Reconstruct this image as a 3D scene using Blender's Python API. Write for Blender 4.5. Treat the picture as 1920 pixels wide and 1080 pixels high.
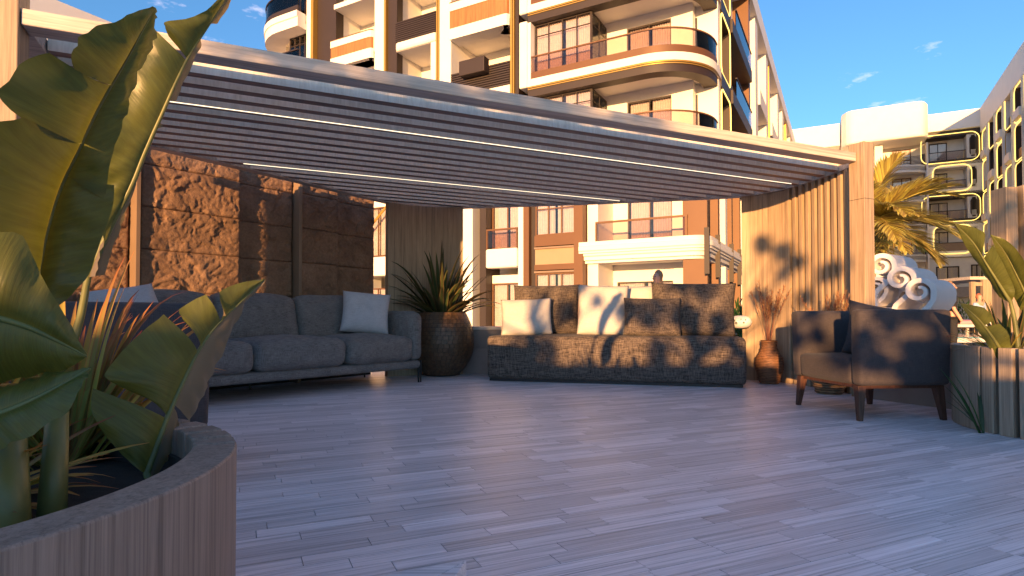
import bpy, bmesh, math, random
from mathutils import Vector, Matrix, noise

random.seed(11)
SC = bpy.context.scene
for o in list(bpy.data.objects):
    bpy.data.objects.remove(o)

# ------------------------------------------------------------------ camera, sky, sun, exposure
FPX, CAM_H, PITCH, SHIFT = 1116.0, 0.75, math.radians(1.2), 0.018
cam = bpy.data.cameras.new('camera')
cam.sensor_width = 36
cam.lens = FPX / 1920 * 36
cam.shift_y = SHIFT
cam.clip_start, cam.clip_end = 0.02, 2000
camo = bpy.data.objects.new('camera', cam)
SC.collection.objects.link(camo)
camo.location = (0, 0, CAM_H)
camo.rotation_euler = (math.radians(90) + PITCH, 0, 0)
SC.camera = camo

SUN_AZ, SUN_EL = math.radians(200), math.radians(5.0)
SUN_STRENGTH, SUN_COLOR = 3.6, (1.0, 0.53, 0.20)
SKY_STRENGTH, EXPOSURE = 0.135, 1.72

world = bpy.data.worlds.new('World')
SC.world = world
world.use_nodes = True
wn = world.node_tree
wn.nodes.clear()
sky = wn.nodes.new('ShaderNodeTexSky')
sky.sky_type = 'NISHITA'
sky.sun_disc = False
sky.sun_elevation = SUN_EL
sky.sun_rotation = SUN_AZ
sky.air_density, sky.dust_density, sky.ozone_density = 1.0, 0.3, 3.7
bg = wn.nodes.new('ShaderNodeBackground')
bg.inputs['Strength'].default_value = SKY_STRENGTH
# thin wisps of cloud, the same all round the sky
tc = wn.nodes.new('ShaderNodeTexCoord')
mp = wn.nodes.new('ShaderNodeMapping')
mp.inputs['Scale'].default_value = (5.0, 5.0, 14.0)
mp.inputs['Location'].default_value = (0.35, 0.1, 0.55)
ns = wn.nodes.new('ShaderNodeTexNoise')
ns.inputs['Scale'].default_value = 1.6
ns.inputs['Detail'].default_value = 7
ns.inputs['Roughness'].default_value = 0.6
rp = wn.nodes.new('ShaderNodeValToRGB')
rp.color_ramp.elements[0].position = 0.60
rp.color_ramp.elements[1].position = 0.82
rp.color_ramp.elements[1].color = (0.75, 0.75, 0.75, 1)
mx = wn.nodes.new('ShaderNodeMix')
mx.data_type = 'RGBA'
mx.inputs['B'].default_value = (5.2, 4.2, 4.4, 1)
wo = wn.nodes.new('ShaderNodeOutputWorld')
wn.links.new(tc.outputs['Generated'], mp.inputs['Vector'])
wn.links.new(mp.outputs['Vector'], ns.inputs['Vector'])
wn.links.new(ns.outputs['Fac'], rp.inputs['Fac'])
wn.links.new(rp.outputs['Color'], mx.inputs['Factor'])
wn.links.new(sky.outputs['Color'], mx.inputs['A'])
wn.links.new(mx.outputs['Result'], bg.inputs['Color'])
wn.links.new(bg.outputs['Background'], wo.inputs['Surface'])

sun = bpy.data.lights.new('sun', 'SUN')
sun.energy, sun.color, sun.angle = SUN_STRENGTH, SUN_COLOR, math.radians(0.5)
suno = bpy.data.objects.new('sun', sun)
SC.collection.objects.link(suno)
TRAVEL = Vector((-math.sin(SUN_AZ) * math.cos(SUN_EL), -math.cos(SUN_AZ) * math.cos(SUN_EL), -math.sin(SUN_EL)))
suno.rotation_euler = TRAVEL.to_track_quat('-Z', 'Y').to_euler()
suno.location = (-4, -12, 6)

vs = SC.view_settings
vs.view_transform, vs.look, vs.gamma, vs.use_curve_mapping = 'Standard', 'None', 1.0, False
vs.exposure = EXPOSURE
SC.cycles.max_bounces = 8
SC.cycles.transparent_max_bounces = 12
SC.cycles.use_denoising = True

# ------------------------------------------------------------------ helpers
def at(px, py, Y):
    """point at depth Y that the photograph shows at pixel (px, py)"""
    x = (px - 960) / FPX
    y = (540 - py + SHIFT * 1920) / FPX
    c, s = math.cos(PITCH), math.sin(PITCH)
    ry, rz = c - y * s, s + y * c
    t = Y / ry
    return Vector((x * t, Y, CAM_H + rz * t))

PM = {}
def cat(d):
    return d

def tag(o, label=None, cat=None, group=None, kind=None):
    if label: o['label'] = label
    if cat: o['category'] = cat
    if group: o['group'] = group
    if kind: o['kind'] = kind
    return o

def thing(name, label, cat, loc=(0, 0, 0), rot=0.0, group=None):
    o = bpy.data.objects.new(name, None)
    SC.collection.objects.link(o)
    o.empty_display_size = 0.2
    o.location = loc
    o.rotation_euler = (0, 0, rot)
    PM[o.name] = Matrix.Translation(Vector(loc)) @ Matrix.Rotation(rot, 4, 'Z')
    return tag(o, label, cat, group)

def copy_tree(o, parent=None):
    c = o.copy()
    SC.collection.objects.link(c)
    if parent is not None: c.parent = parent
    for ch in [x for x in bpy.data.objects if x.parent == o]:
        copy_tree(ch, c)
    return c

class MB:
    """collects faces in a frame fr((x,y,z)) -> world and links them as ONE mesh"""
    def __init__(s, fr=None):
        s.v, s.f, s.uv, s.fr, s.rnd = [], [], [], fr, []
        s.mi = []
    def add(s, vs, fs, uvs=None, rnd=None, mi=0):
        b = len(s.v)
        s.v += [Vector(s.fr(v)) if s.fr else Vector(v) for v in vs]
        for k, f in enumerate(fs):
            s.f.append([b + i for i in f])
            s.uv.append([uvs[i] for i in f] if uvs else [(0, 0)] * len(f))
            s.rnd.append(rnd if rnd is not None else 0.0)
            s.mi.append(mi)
        return s
    def box(s, x0, x1, y0, y1, z0, z1, rnd=None):
        v = [(x0, y0, z0), (x1, y0, z0), (x1, y1, z0), (x0, y1, z0), (x0, y0, z1), (x1, y0, z1), (x1, y1, z1), (x0, y1, z1)]
        return s.add(v, [(0, 3, 2, 1), (4, 5, 6, 7), (0, 1, 5, 4), (1, 2, 6, 5), (2, 3, 7, 6), (3, 0, 4, 7)], rnd=rnd)
    def prism(s, poly, z0, z1):
        n = len(poly)
        v = [(p[0], p[1], z0) for p in poly] + [(p[0], p[1], z1) for p in poly]
        f = [tuple(range(n - 1, -1, -1)), tuple(range(n, 2 * n))]
        f += [(i, (i + 1) % n, n + (i + 1) % n, n + i) for i in range(n)]
        return s.add(v, f)
    def sweep(s, path, a, b, z0, z1):
        """rectangle swept along a plan path, from a to b to the left of it"""
        n = len(path)
        pts = []
        for i in range(n):
            p = Vector(path[i])
            d1 = (Vector(path[i]) - Vector(path[i - 1])).normalized() if i else None
            d2 = (Vector(path[i + 1]) - Vector(path[i])).normalized() if i < n - 1 else None
            d = (d1 + d2).normalized() if d1 and d2 else (d1 or d2)
            nn = Vector((-d.y, d.x))
            k = 1.0 / max(0.5, nn.dot(Vector((-(d1 or d2).y, (d1 or d2).x))))
            pts.append((p + nn * a * k, p + nn * b * k))
        v = []
        for p, q in pts:
            v += [(p.x, p.y, z0), (q.x, q.y, z0), (q.x, q.y, z1), (p.x, p.y, z1)]
        f = [(0, 1, 2, 3), tuple(4 * (n - 1) + k for k in (3, 2, 1, 0))]
        for i in range(n - 1):
            for k in range(4):
                f.append((4 * i + k, 4 * i + 4 + k, 4 * i + 4 + (k + 1) % 4, 4 * i + (k + 1) % 4))
        return s.add(v, f)
    def tube(s, path, r, n=8, rnd=None):
        path = [Vector(p) for p in path]
        m = len(path)
        rr = r if isinstance(r, (list, tuple)) else [r] * m
        v, f, u = [], [], []
        ref = None
        for i in range(m):
            d = (path[min(i + 1, m - 1)] - path[max(i - 1, 0)]).normalized()
            if ref is None:
                ref = Vector((0, 0, 1)) if abs(d.z) < 0.9 else Vector((1, 0, 0))
            x = d.cross(ref)
            if x.length < 1e-4: x = d.cross(Vector((0, 1, 0)))
            x.normalize()
            ref = x.cross(d)
            for k in range(n):
                a = 2 * math.pi * k / n
                v.append(path[i] + (x * math.cos(a) + ref * math.sin(a)) * rr[i])
                u.append((0.5, i / (m - 1)))
        for i in range(m - 1):
            for k in range(n):
                f.append((i * n + k, i * n + (k + 1) % n, (i + 1) * n + (k + 1) % n, (i + 1) * n + k))
        f += [tuple(range(n - 1, -1, -1)), tuple(range((m - 1) * n, m * n))]
        return s.add(v, f, u, rnd)
    def lathe(s, prof, c=(0, 0, 0), n=32):
        v, f = [], []
        m = len(prof)
        for r, z in prof:
            for k in range(n):
                a = 2 * math.pi * k / n
                v.append((c[0] + r * math.cos(a), c[1] + r * math.sin(a), c[2] + z))
        for i in range(m - 1):
            for k in range(n):
                f.append((i * n + k, i * n + (k + 1) % n, (i + 1) * n + (k + 1) % n, (i + 1) * n + k))
        f += [tuple(range(n - 1, -1, -1)), tuple(range((m - 1) * n, m * n))]
        return s.add(v, f)
    def build(s, name, mat, parent=None, smooth=False, bevel=0, fix=True, uv=False, segs=2, angle=40):
        me = bpy.data.meshes.new(name)
        vs_ = s.v
        if parent is not None:
            inv = PM[parent.name].inverted()
            vs_ = [inv @ v for v in vs_]
        me.from_pydata([tuple(v) for v in vs_], [], s.f)
        if fix:
            bm = bmesh.new(); bm.from_mesh(me)
            bmesh.ops.recalc_face_normals(bm, faces=bm.faces)
            bm.to_mesh(me); bm.free()
        if uv:
            l = me.uv_layers.new(name='UVMap')
            for p, us in zip(me.polygons, s.uv):
                for li, q in zip(p.loop_indices, us):
                    l.data[li].uv = q
        if any(s.rnd):
            at_ = me.attributes.new('rnd', 'FLOAT', 'FACE')
            at_.data.foreach_set('value', s.rnd)
        for m in (mat if isinstance(mat, (list, tuple)) else [mat]):
            me.materials.append(m)
        if any(s.mi):
            me.polygons.foreach_set('material_index', s.mi)
        if smooth:
            me.polygons.foreach_set('use_smooth', [True] * len(me.polygons))
            if smooth == 'auto':
                me.set_sharp_from_angle(angle=math.radians(angle))
        o = bpy.data.objects.new(name, me)
        SC.collection.objects.link(o)
        if parent is not None:
            o.parent = parent
            PM[o.name] = PM[parent.name]
        else:
            PM[o.name] = Matrix.Identity(4)
        if bevel:
            b = o.modifiers.new('bevel', 'BEVEL')
            b.width, b.segments, b.limit_method = bevel, segs, 'ANGLE'
            b.harden_normals = False
        return o

def frame2(origin, xd, yd=None):
    """plan frame: x along xd, y along yd (default: 90 degrees to the left of xd)"""
    xd = Vector(xd).normalized()
    yd = Vector(yd).normalized() if yd else Vector((-xd.y, xd.x))
    ox, oy = origin[0], origin[1]
    return lambda p: (ox + xd.x * p[0] + yd.x * p[1], oy + xd.y * p[0] + yd.y * p[1], p[2])

def arc(c, r, a0, a1, n=8):
    return [(c[0] + r * math.cos(math.radians(a0 + (a1 - a0) * i / n)), c[1] + r * math.sin(math.radians(a0 + (a1 - a0) * i / n))) for i in range(n + 1)]

def cr(pts, n=6):
    """Catmull-Rom through points"""
    P = [Vector(p) for p in pts]
    out = []
    for i in range(len(P) - 1):
        p0, p1, p2, p3 = P[max(i - 1, 0)], P[i], P[i + 1], P[min(i + 2, len(P) - 1)]
        for k in range(n):
            t = k / n
            out.append(0.5 * ((2 * p1) + (p2 - p0) * t + (2 * p0 - 5 * p1 + 4 * p2 - p3) * t * t + (3 * p1 - p0 - 3 * p2 + p3) * t ** 3))
    out.append(P[-1])
    return out

# ------------------------------------------------------------------ materials
class Nodes:
    def __init__(s, name):
        s.m = bpy.data.materials.new(name)
        s.m.use_nodes = True
        s.nt = s.m.node_tree
        s.b = s.nt.nodes['Principled BSDF']
        s.out = s.nt.nodes['Material Output']
    def n(s, t, **kw):
        nd = s.nt.nodes.new(t)
        for k, v in kw.items():
            if hasattr(nd, k) and k not in ('Scale',): setattr(nd, k, v)
            else: nd.inputs[k.replace('_', ' ')].default_value = v
        return nd
    def l(s, a, b): s.nt.links.new(a, b)
    def math(s, op, a, b=None, clamp=False):
        nd = s.nt.nodes.new('ShaderNodeMath'); nd.operation = op; nd.use_clamp = clamp
        for i, x in enumerate((a, b)):
            if x is None: continue
            if isinstance(x, (int, float)): nd.inputs[i].default_value = x
            else: s.l(x, nd.inputs[i])
        return nd.outputs[0]
    def ramp(s, fac, stops):
        nd = s.nt.nodes.new('ShaderNodeValToRGB')
        e = nd.color_ramp.elements
        while len(e) > 1: e.remove(e[0])
        e[0].position, e[0].color = stops[0][0], (*stops[0][1], 1)
        for p, c in stops[1:]:
            x = e.new(p); x.color = (*c, 1)
        s.l(fac, nd.inputs['Fac'])
        return nd.outputs['Color']
    def noise(s, vec, scale, detail=4, rough=0.55, dist=0.0):
        nd = s.n('ShaderNodeTexNoise', Scale=scale, Detail=detail, Roughness=rough, Distortion=dist)
        if vec is not None: s.l(vec, nd.inputs['Vector'])
        return nd.outputs['Fac']
    def coord(s, scale=(1, 1, 1), offset_random=True, kind='Object'):
        tc = s.n('ShaderNodeTexCoord')
        v = tc.outputs[kind]
        if offset_random:
            v2 = s.nt.nodes.new('ShaderNodeVectorMath'); v2.operation = 'ADD'
            k = s.nt.nodes.new('ShaderNodeVectorMath'); k.operation = 'SCALE'
            k.inputs[0].default_value = (17.3, 11.1, 7.7)
            s.l(s.rnd(), k.inputs['Scale'])
            s.l(v, v2.inputs[0]); s.l(k.outputs[0], v2.inputs[1])
            v = v2.outputs[0]
        mp = s.n('ShaderNodeMapping')
        mp.inputs['Scale'].default_value = scale
        s.l(v, mp.inputs['Vector'])
        return mp.outputs['Vector']
    def rnd(s):
        if not hasattr(s, '_r'):
            oi = s.n('ShaderNodeObjectInfo')
            a = s.n('ShaderNodeAttribute', attribute_name='rnd')
            s._r = s.math('FRACT', s.math('ADD', oi.outputs['Random'], a.outputs['Fac']))
        return s._r
    def bump(s, h, strength=0.3, dist=0.01):
        b = s.n('ShaderNodeBump', Strength=strength, Distance=dist)
        s.l(h, b.inputs['Height'])
        s.l(b.outputs['Normal'], s.b.inputs['Normal'])
    def mixc(s, fac, a, b, mode='MIX'):
        nd = s.nt.nodes.new('ShaderNodeMix'); nd.data_type = 'RGBA'; nd.blend_type = mode
        for nm, x in (('Factor', fac), ('A', a), ('B', b)):
            if isinstance(x, (int, float)): nd.inputs[nm].default_value = x
            elif isinstance(x, tuple): nd.inputs[nm].default_value = (*x, 1)
            else: s.l(x, nd.inputs[nm])
        return nd.outputs['Result']
    def set(s, **kw):
        for k, v in kw.items():
            s.b.inputs[k.replace('_', ' ')].default_value = v
        return s

def wood(name, dark, light, axis='x', across=22.0, along=1.1, rough=0.5, vary=0.35, bump=0.12, spec=0.4, streak=0.35):
    s = Nodes(name)
    sc = {'x': (along, across, across), 'y': (across, along, across), 'z': (across, across, along)}[axis]
    v = s.coord(sc)
    a = s.noise(v, 1.0, 5, 0.6, 1.2)
    v2 = s.coord(tuple(c * 5 for c in sc))
    b = s.noise(v2, 1.0, 3, 0.6)
    f = s.math('ADD', s.math('MULTIPLY', a, 0.65), s.math('MULTIPLY', b, 0.35))
    col = s.ramp(f, [(0.30, dark), (0.47, tuple((p + q) / 2 for p, q in zip(dark, light))), (0.66, light)])
    v3 = s.coord(tuple(c * (0.45 if c == along else 1.7) for c in sc))
    st = s.noise(v3, 1.0, 4, 0.7, 0.8)
    sm = s.ramp(st, [(0.36, (1 - streak,) * 3), (0.52, (1, 1, 1))])
    col = s.mixc(1.0, col, sm, 'MULTIPLY')
    hsv = s.n('ShaderNodeHueSaturation')
    s.l(s.math('ADD', s.math('MULTIPLY', s.rnd(), vary), 1 - vary / 2), hsv.inputs['Value'])
    s.l(col, hsv.inputs['Color'])
    s.l(hsv.outputs['Color'], s.b.inputs['Base Color'])
    s.l(s.math('ADD', s.math('MULTIPLY', f, 0.25), rough - 0.12), s.b.inputs['Roughness'])
    s.b.inputs['Specular IOR Level'].default_value = spec
    s.bump(f, bump, 0.004)
    return s.m

def plain(name, col, rough=0.6, metal=0.0, var=0.08, scale=3.0, bump=0.0, spec=0.5):
    s = Nodes(name)
    v = s.coord((1, 1, 1))
    f = s.noise(v, scale, 5, 0.6)
    lo, hi = tuple(c * (1 - var) for c in col), tuple(min(1, c * (1 + var)) for c in col)
    s.l(s.ramp(f, [(0.3, lo), (0.7, hi)]), s.b.inputs['Base Color'])
    s.set(Roughness=rough, Metallic=metal, Specular_IOR_Level=spec)
    if bump: s.bump(s.noise(v, scale * 25, 3), bump, 0.004)
    return s.m

def emit(name, col, strength):
    s = Nodes(name)
    s.set(Base_Color=(*col, 1), Emission_Color=(*col, 1), Emission_Strength=strength, Roughness=0.5)
    return s.m

def glass(name, tint, clear=0.7, rough=0.03):
    s = Nodes(name)
    tr = s.n('ShaderNodeBsdfTransparent'); tr.inputs['Color'].default_value = (*tint, 1)
    gl = s.n('ShaderNodeBsdfGlossy'); gl.inputs['Roughness'].default_value = rough
    fr = s.n('ShaderNodeFresnel', IOR=1.35)
    mix = s.n('ShaderNodeMixShader')
    s.l(s.math('ADD', fr.outputs['Fac'], 1 - clear, clamp=True), mix.inputs['Fac'])
    s.l(tr.outputs[0], mix.inputs[1]); s.l(gl.outputs[0], mix.inputs[2])
    s.l(mix.outputs[0], s.out.inputs['Surface'])
    return s.m

def fabric(name, dark, light, freq=220, rough=0.95, bump=0.25, slub=0.5):
    s = Nodes(name)
    v = s.coord((1, 1, 1))
    w1 = s.noise(s.coord((freq, freq, freq * 0.08)), 1, 2)
    w2 = s.noise(s.coord((freq * 0.08, freq * 0.08, freq)), 1, 2)
    big = s.noise(v, 9, 4)
    f = s.math('ADD', s.math('MULTIPLY', s.math('ADD', w1, w2), 0.4), s.math('MULTIPLY', big, 0.2))
    s.l(s.ramp(f, [(0.5 - slub * .25, dark), (0.5 + slub * .25, light)]), s.b.inputs['Base Color'])
    s.set(Roughness=rough, Specular_IOR_Level=0.15, Sheen_Weight=0.06)
    s.bump(f, bump, 0.003)
    return s.m

def tweed(name, dark, light):
    s = Nodes(name)
    w1 = s.noise(s.coord((125, 125, 13)), 1, 3, 0.7)
    w2 = s.noise(s.coord((13, 13, 125)), 1, 3, 0.7)
    c1 = s.ramp(w1, [(0.40, (0, 0, 0)), (0.58, (1, 1, 1))])
    c2 = s.ramp(w2, [(0.40, (0, 0, 0)), (0.58, (1, 1, 1))])
    m = s.mixc(0.5, c1, c2)
    s.l(s.mixc(m, dark, light), s.b.inputs['Base Color'])
    s.set(Roughness=0.95, Specular_IOR_Level=0.15, Sheen_Weight=0.05)
    s.bump(m, 0.4, 0.004)
    return s.m

def leafmat(name, top, rib, under, trans=0.35, veins=70.0, rough=0.38):
    s = Nodes(name)
    uvn = s.n('ShaderNodeUVMap')
    sep = s.n('ShaderNodeSeparateXYZ'); s.l(uvn.outputs['UV'], sep.inputs[0])
    # side veins slant towards the tip
    d = s.math('ABSOLUTE', s.math('SUBTRACT', sep.outputs['X'], 0.5))
    w = s.math('ADD', s.math('MULTIPLY', sep.outputs['Y'], veins), s.math('MULTIPLY', d, veins * 0.12))
    cmb = s.n('ShaderNodeCombineXYZ'); s.l(w, cmb.inputs[0]); s.l(s.math('MULTIPLY', d, 3.0), cmb.inputs[1])
    f = s.noise(cmb.outputs[0], 1.0, 3, 0.6)
    blot = s.noise(s.coord((6, 6, 6)), 1.0, 3)
    c = s.ramp(f, [(0.3, tuple(x * 0.7 for x in top)), (0.7, tuple(x * 1.25 for x in top))])
    c = s.mixc(s.math('MULTIPLY', blot, 0.45), c, tuple(x * 1.0 for x in rib))
    near = s.math('SUBTRACT', 1.0, s.math('MULTIPLY', d, 14.0), clamp=True)
    c = s.mixc(s.math('MULTIPLY', near, 0.8), c, rib)
    geo = s.n('ShaderNodeNewGeometry')
    c = s.mixc(geo.outputs['Backfacing'], c, under)
    s.l(c, s.b.inputs['Base Color'])
    s.set(Roughness=rough, Specular_IOR_Level=0.45)
    s.bump(f, 0.25, 0.004)
    tr = s.n('ShaderNodeBsdfTranslucent')
    s.l(s.mixc(1.0, c, (1.0, 0.9, 0.35), 'MULTIPLY'), tr.inputs['Color'])
    mix = s.n('ShaderNodeMixShader', Fac=trans)
    s.l(s.b.outputs[0], mix.inputs[1]); s.l(tr.outputs[0], mix.inputs[2])
    s.l(mix.outputs[0], s.out.inputs['Surface'])
    return s.m

def blademat(name, mid, edge, trans=0.3, tip=None):
    s = Nodes(name)
    uvn = s.n('ShaderNodeUVMap')
    sep = s.n('ShaderNodeSeparateXYZ'); s.l(uvn.outputs['UV'], sep.inputs[0])
    d = s.math('MULTIPLY', s.math('ABSOLUTE', s.math('SUBTRACT', sep.outputs['X'], 0.5)), 2.0)
    c = s.ramp(d, [(0.45, mid), (0.85, edge)])
    if tip: c = s.mixc(s.math('POWER', sep.outputs['Y'], 2.5), c, tip)
    hsv = s.n('ShaderNodeHueSaturation')
    s.l(s.math('ADD', s.math('MULTIPLY', s.rnd(), 0.8), 0.6), hsv.inputs['Value'])
    s.l(s.math('ADD', s.math('MULTIPLY', s.rnd(), 0.05), 0.475), hsv.inputs['Hue'])
    s.l(c, hsv.inputs['Color'])
    s.l(hsv.outputs['Color'], s.b.inputs['Base Color'])
    s.set(Roughness=0.45, Specular_IOR_Level=0.4)
    tr = s.n('ShaderNodeBsdfTranslucent'); s.l(hsv.outputs['Color'], tr.inputs['Color'])
    mix = s.n('ShaderNodeMixShader', Fac=trans)
    s.l(s.b.outputs[0], mix.inputs[1]); s.l(tr.outputs[0], mix.inputs[2])
    s.l(mix.outputs[0], s.out.inputs['Surface'])
    return s.m

def stonemat(name):
    s = Nodes(name)
    v = s.coord((1, 1, 1))
    a = s.noise(v, 3.5, 8, 0.65)
    b = s.noise(v, 40, 5, 0.7)
    f = s.math('ADD', s.math('MULTIPLY', a, 0.6), s.math('MULTIPLY', b, 0.4))
    s.l(s.ramp(f, [(0.3, (0.13, 0.08, 0.055)), (0.5, (0.25, 0.15, 0.095)), (0.7, (0.37, 0.235, 0.155))]), s.b.inputs['Base Color'])
    s.set(Roughness=0.85, Specular_IOR_Level=0.25)
    s.bump(s.noise(v, 55, 6, 0.7), 0.7, 0.012)
    return s.m

def rattan(name, dark, light, fz=160.0):
    s = Nodes(name)
    v = s.coord((22, 22, fz))
    f = s.noise(v, 1, 2, 0.6)
    tc = s.n('ShaderNodeTexCoord')
    sep = s.n('ShaderNodeSeparateXYZ'); s.l(tc.outputs['Object'], sep.inputs[0])
    w = s.math('SINE', s.math('MULTIPLY', sep.outputs['Z'], fz * 2.2))
    g = s.math('ADD', s.math('MULTIPLY', f, 0.75), s.math('MULTIPLY', w, 0.14))
    s.l(s.ramp(g, [(0.2, dark), (0.55, light)]), s.b.inputs['Base Color'])
    s.set(Roughness=0.6, Specular_IOR_Level=0.4)
    s.bump(g, 0.6, 0.006)
    return s.m

M = {}
M['deck'] = wood('weathered_deck_wood', (0.60, 0.53, 0.55), (0.95, 0.87, 0.89), 'x', 42, 1.5, 0.38, 0.36, 0.2, 0.5, 0.40)
M['roof'] = wood('grey_roof_wood', (0.66, 0.57, 0.44), (0.90, 0.81, 0.67), 'x', 3.0, 16.0, 0.6, 0.2, 0.04, 0.4, 0.0)
M['roofshade'] = wood('shaded_slat_brown', (0.19, 0.125, 0.10), (0.33, 0.23, 0.19), 'x', 20, 1.2, 0.6, 0.15, 0.05)  # darker colour stands in for the shade on the slat undersides
M['oakx'] = wood('pale_oak_lengthwise', (0.40, 0.33, 0.27), (0.66, 0.58, 0.50), 'x', 20, 1.2, 0.5, 0.12, 0.08)
M['oakz'] = wood('pale_oak_upright', (0.27, 0.185, 0.115), (0.47, 0.35, 0.235), 'z', 26, 1.2, 0.5, 0.22, 0.1)
M['planter'] = wood('shaded_planter_wood', (0.175, 0.13, 0.105), (0.36, 0.28, 0.23), 'z', 60, 1.8, 0.55, 0.16, 0.25)  # near planter: wood colour darkened for the shade in its corner
M['planter2'] = wood('pale_planter_wood', (0.27, 0.20, 0.14), (0.50, 0.39, 0.29), 'z', 60, 1.8, 0.55, 0.16, 0.25)  # right planter: the wood without that darkening for shade
M['leg'] = wood('dark_leg_wood', (0.05, 0.022, 0.016), (0.12, 0.055, 0.038), 'z', 40, 2, 0.4, 0.1, 0.05)
M['stone'] = stonemat('rough_split_stone')
M['joint'] = plain('dark_backing', (0.03, 0.025, 0.022), 0.9)
M['trim'] = plain('pale_bronze_trim', (0.22, 0.15, 0.10), 0.5, 0.0)
M['plaster'] = plain('white_plaster', (0.74, 0.71, 0.67), 0.7, 0, 0.03, 1.5, 0.05)
M['greywall'] = plain('grey_plaster', (0.30, 0.27, 0.26), 0.75, 0, 0.1, 4, 0.15)
M['cap'] = plain('pale_stone_cap', (0.62, 0.6, 0.58), 0.6, 0, 0.05)
M['bronze'] = plain('bronze_cladding', (0.135, 0.062, 0.026), 0.5, 0.2, 0.06, 1.2)
M['dark'] = plain('dark_brown_cladding', (0.027, 0.016, 0.013), 0.55, 0.0, 0.08, 1.2)
M['tan'] = plain('tan_panel', (0.34, 0.23, 0.14), 0.6, 0, 0.04)
M['gold'] = plain('gold_trim', (0.55, 0.33, 0.07), 0.35, 0.6, 0.03)
M['led'] = emit('warm_white_led', (1.0, 0.84, 0.58), 0.6)
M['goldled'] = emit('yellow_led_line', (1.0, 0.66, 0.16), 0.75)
M['pane'] = glass('window_glass', (0.9, 0.88, 0.88), 0.97)
M['balglass'] = glass('bronze_tinted_glass', (0.86, 0.77, 0.71), 0.99)
M['curtain'] = fabric('pale_curtain', (0.62, 0.56, 0.55), (0.80, 0.74, 0.72), 60, 0.9, 0.05)
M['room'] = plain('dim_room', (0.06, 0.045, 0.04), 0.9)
M['woodpanel'] = wood('orange_wood_slats', (0.22, 0.085, 0.025), (0.37, 0.165, 0.055), 'z', 9, 0.6, 0.5, 0.2, 0.1)
M['greyfab'] = fabric('grey_sofa_fabric', (0.100, 0.092, 0.088), (0.26, 0.242, 0.23), 260, 0.95, 0.3)
M['lightfab'] = fabric('pale_grey_fabric', (0.42, 0.41, 0.43), (0.56, 0.55, 0.57), 300, 0.95, 0.15)
M['whitefab'] = fabric('white_cushion_fabric', (0.47, 0.44, 0.42), (0.60, 0.565, 0.54), 300, 0.95, 0.12)
M['tweed'] = tweed('brown_tweed', (0.024, 0.020, 0.021), (0.19, 0.15, 0.125))
M['navy'] = fabric('charcoal_navy_upholstery', (0.046, 0.040, 0.044), (0.078, 0.066, 0.068), 340, 0.8, 0.1)
M['black'] = plain('black_metal', (0.012, 0.012, 0.014), 0.4)
M['rattan'] = rattan('woven_rattan', (0.09, 0.038, 0.018), (0.34, 0.165, 0.08))
M['basket'] = rattan('woven_basket', (0.09, 0.05, 0.025), (0.34, 0.21, 0.11), 120)
M['mosaic'] = plain('coconut_shell_mosaic', (0.115, 0.066, 0.036), 0.42, 0, 0.5, 16, 0.2)
M['soil'] = plain('dark_soil', (0.025, 0.018, 0.013), 0.95, 0, 0.4, 30, 0.8)
M['pampas'] = blademat('dried_grass', (0.42, 0.20, 0.10), (0.5, 0.26, 0.14), 0.3)
M['banana'] = leafmat('banana_leaf', (0.095, 0.118, 0.028), (0.24, 0.21, 0.045), (0.21, 0.17, 0.12))
M['petiole'] = plain('green_stalk', (0.14, 0.145, 0.042), 0.45, 0, 0.25, 9)
M['flax'] = blademat('flax_blade', (0.065, 0.085, 0.028), (0.17, 0.115, 0.045), 0.25)
M['cordy'] = blademat('red_edged_blade', (0.34, 0.34, 0.07), (0.42, 0.24, 0.06), 0.4, (0.45, 0.14, 0.05))
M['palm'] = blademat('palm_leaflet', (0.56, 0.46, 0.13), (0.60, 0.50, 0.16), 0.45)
M['tree'] = blademat('tree_leaf', (0.06, 0.10, 0.03), (0.07, 0.11, 0.03), 0.25)
M['fern'] = blademat('green_leaflet', (0.035, 0.09, 0.02), (0.04, 0.10, 0.025), 0.2)
M['bark'] = plain('palm_bark', (0.16, 0.11, 0.07), 0.9, 0, 0.4, 14, 0.8)
M['paving'] = plain('grey_paving', (0.27, 0.25, 0.25), 0.7, 0, 0.15, 1.4, 0.1)
M['scroll'] = plain('white_scroll_plaster', (0.70, 0.66, 0.65), 0.55, 0, 0.04, 3)
M['skin'] = plain('skin', (0.55, 0.30, 0.21), 0.5, 0, 0.06)
M['hair'] = plain('brown_hair', (0.27, 0.16, 0.09), 0.6, 0, 0.4, 60)
M['redhair'] = plain('ginger_hair', (0.34, 0.10, 0.045), 0.6, 0, 0.3, 60)
M['pinkcloth'] = plain('pink_cloth', (0.6, 0.3, 0.32), 0.9, 0, 0.1)
M['bluecloth'] = plain('light_blue_cloth', (0.34, 0.45, 0.66), 0.9, 0, 0.1)
M['blackcloth'] = plain('black_cloth', (0.02, 0.02, 0.024), 0.9, 0, 0.2)
M['palecloth'] = plain('pale_cloth', (0.72, 0.66, 0.64), 0.9, 0, 0.05)
M['ceramic'] = plain('white_glazed_ceramic', (0.86, 0.85, 0.83), 0.2, 0, 0.02)
M['spot'] = plain('black_glaze', (0.02, 0.02, 0.02), 0.3)
s_ = Nodes('pool_water')
s_.set(Base_Color=(0.10, 0.33, 0.40, 1), Roughness=0.06, Specular_IOR_Level=0.6)
s_.bump(s_.noise(s_.coord((2, 2, 2)), 3, 3), 0.15, 0.05)
M['water'] = s_.m

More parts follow.
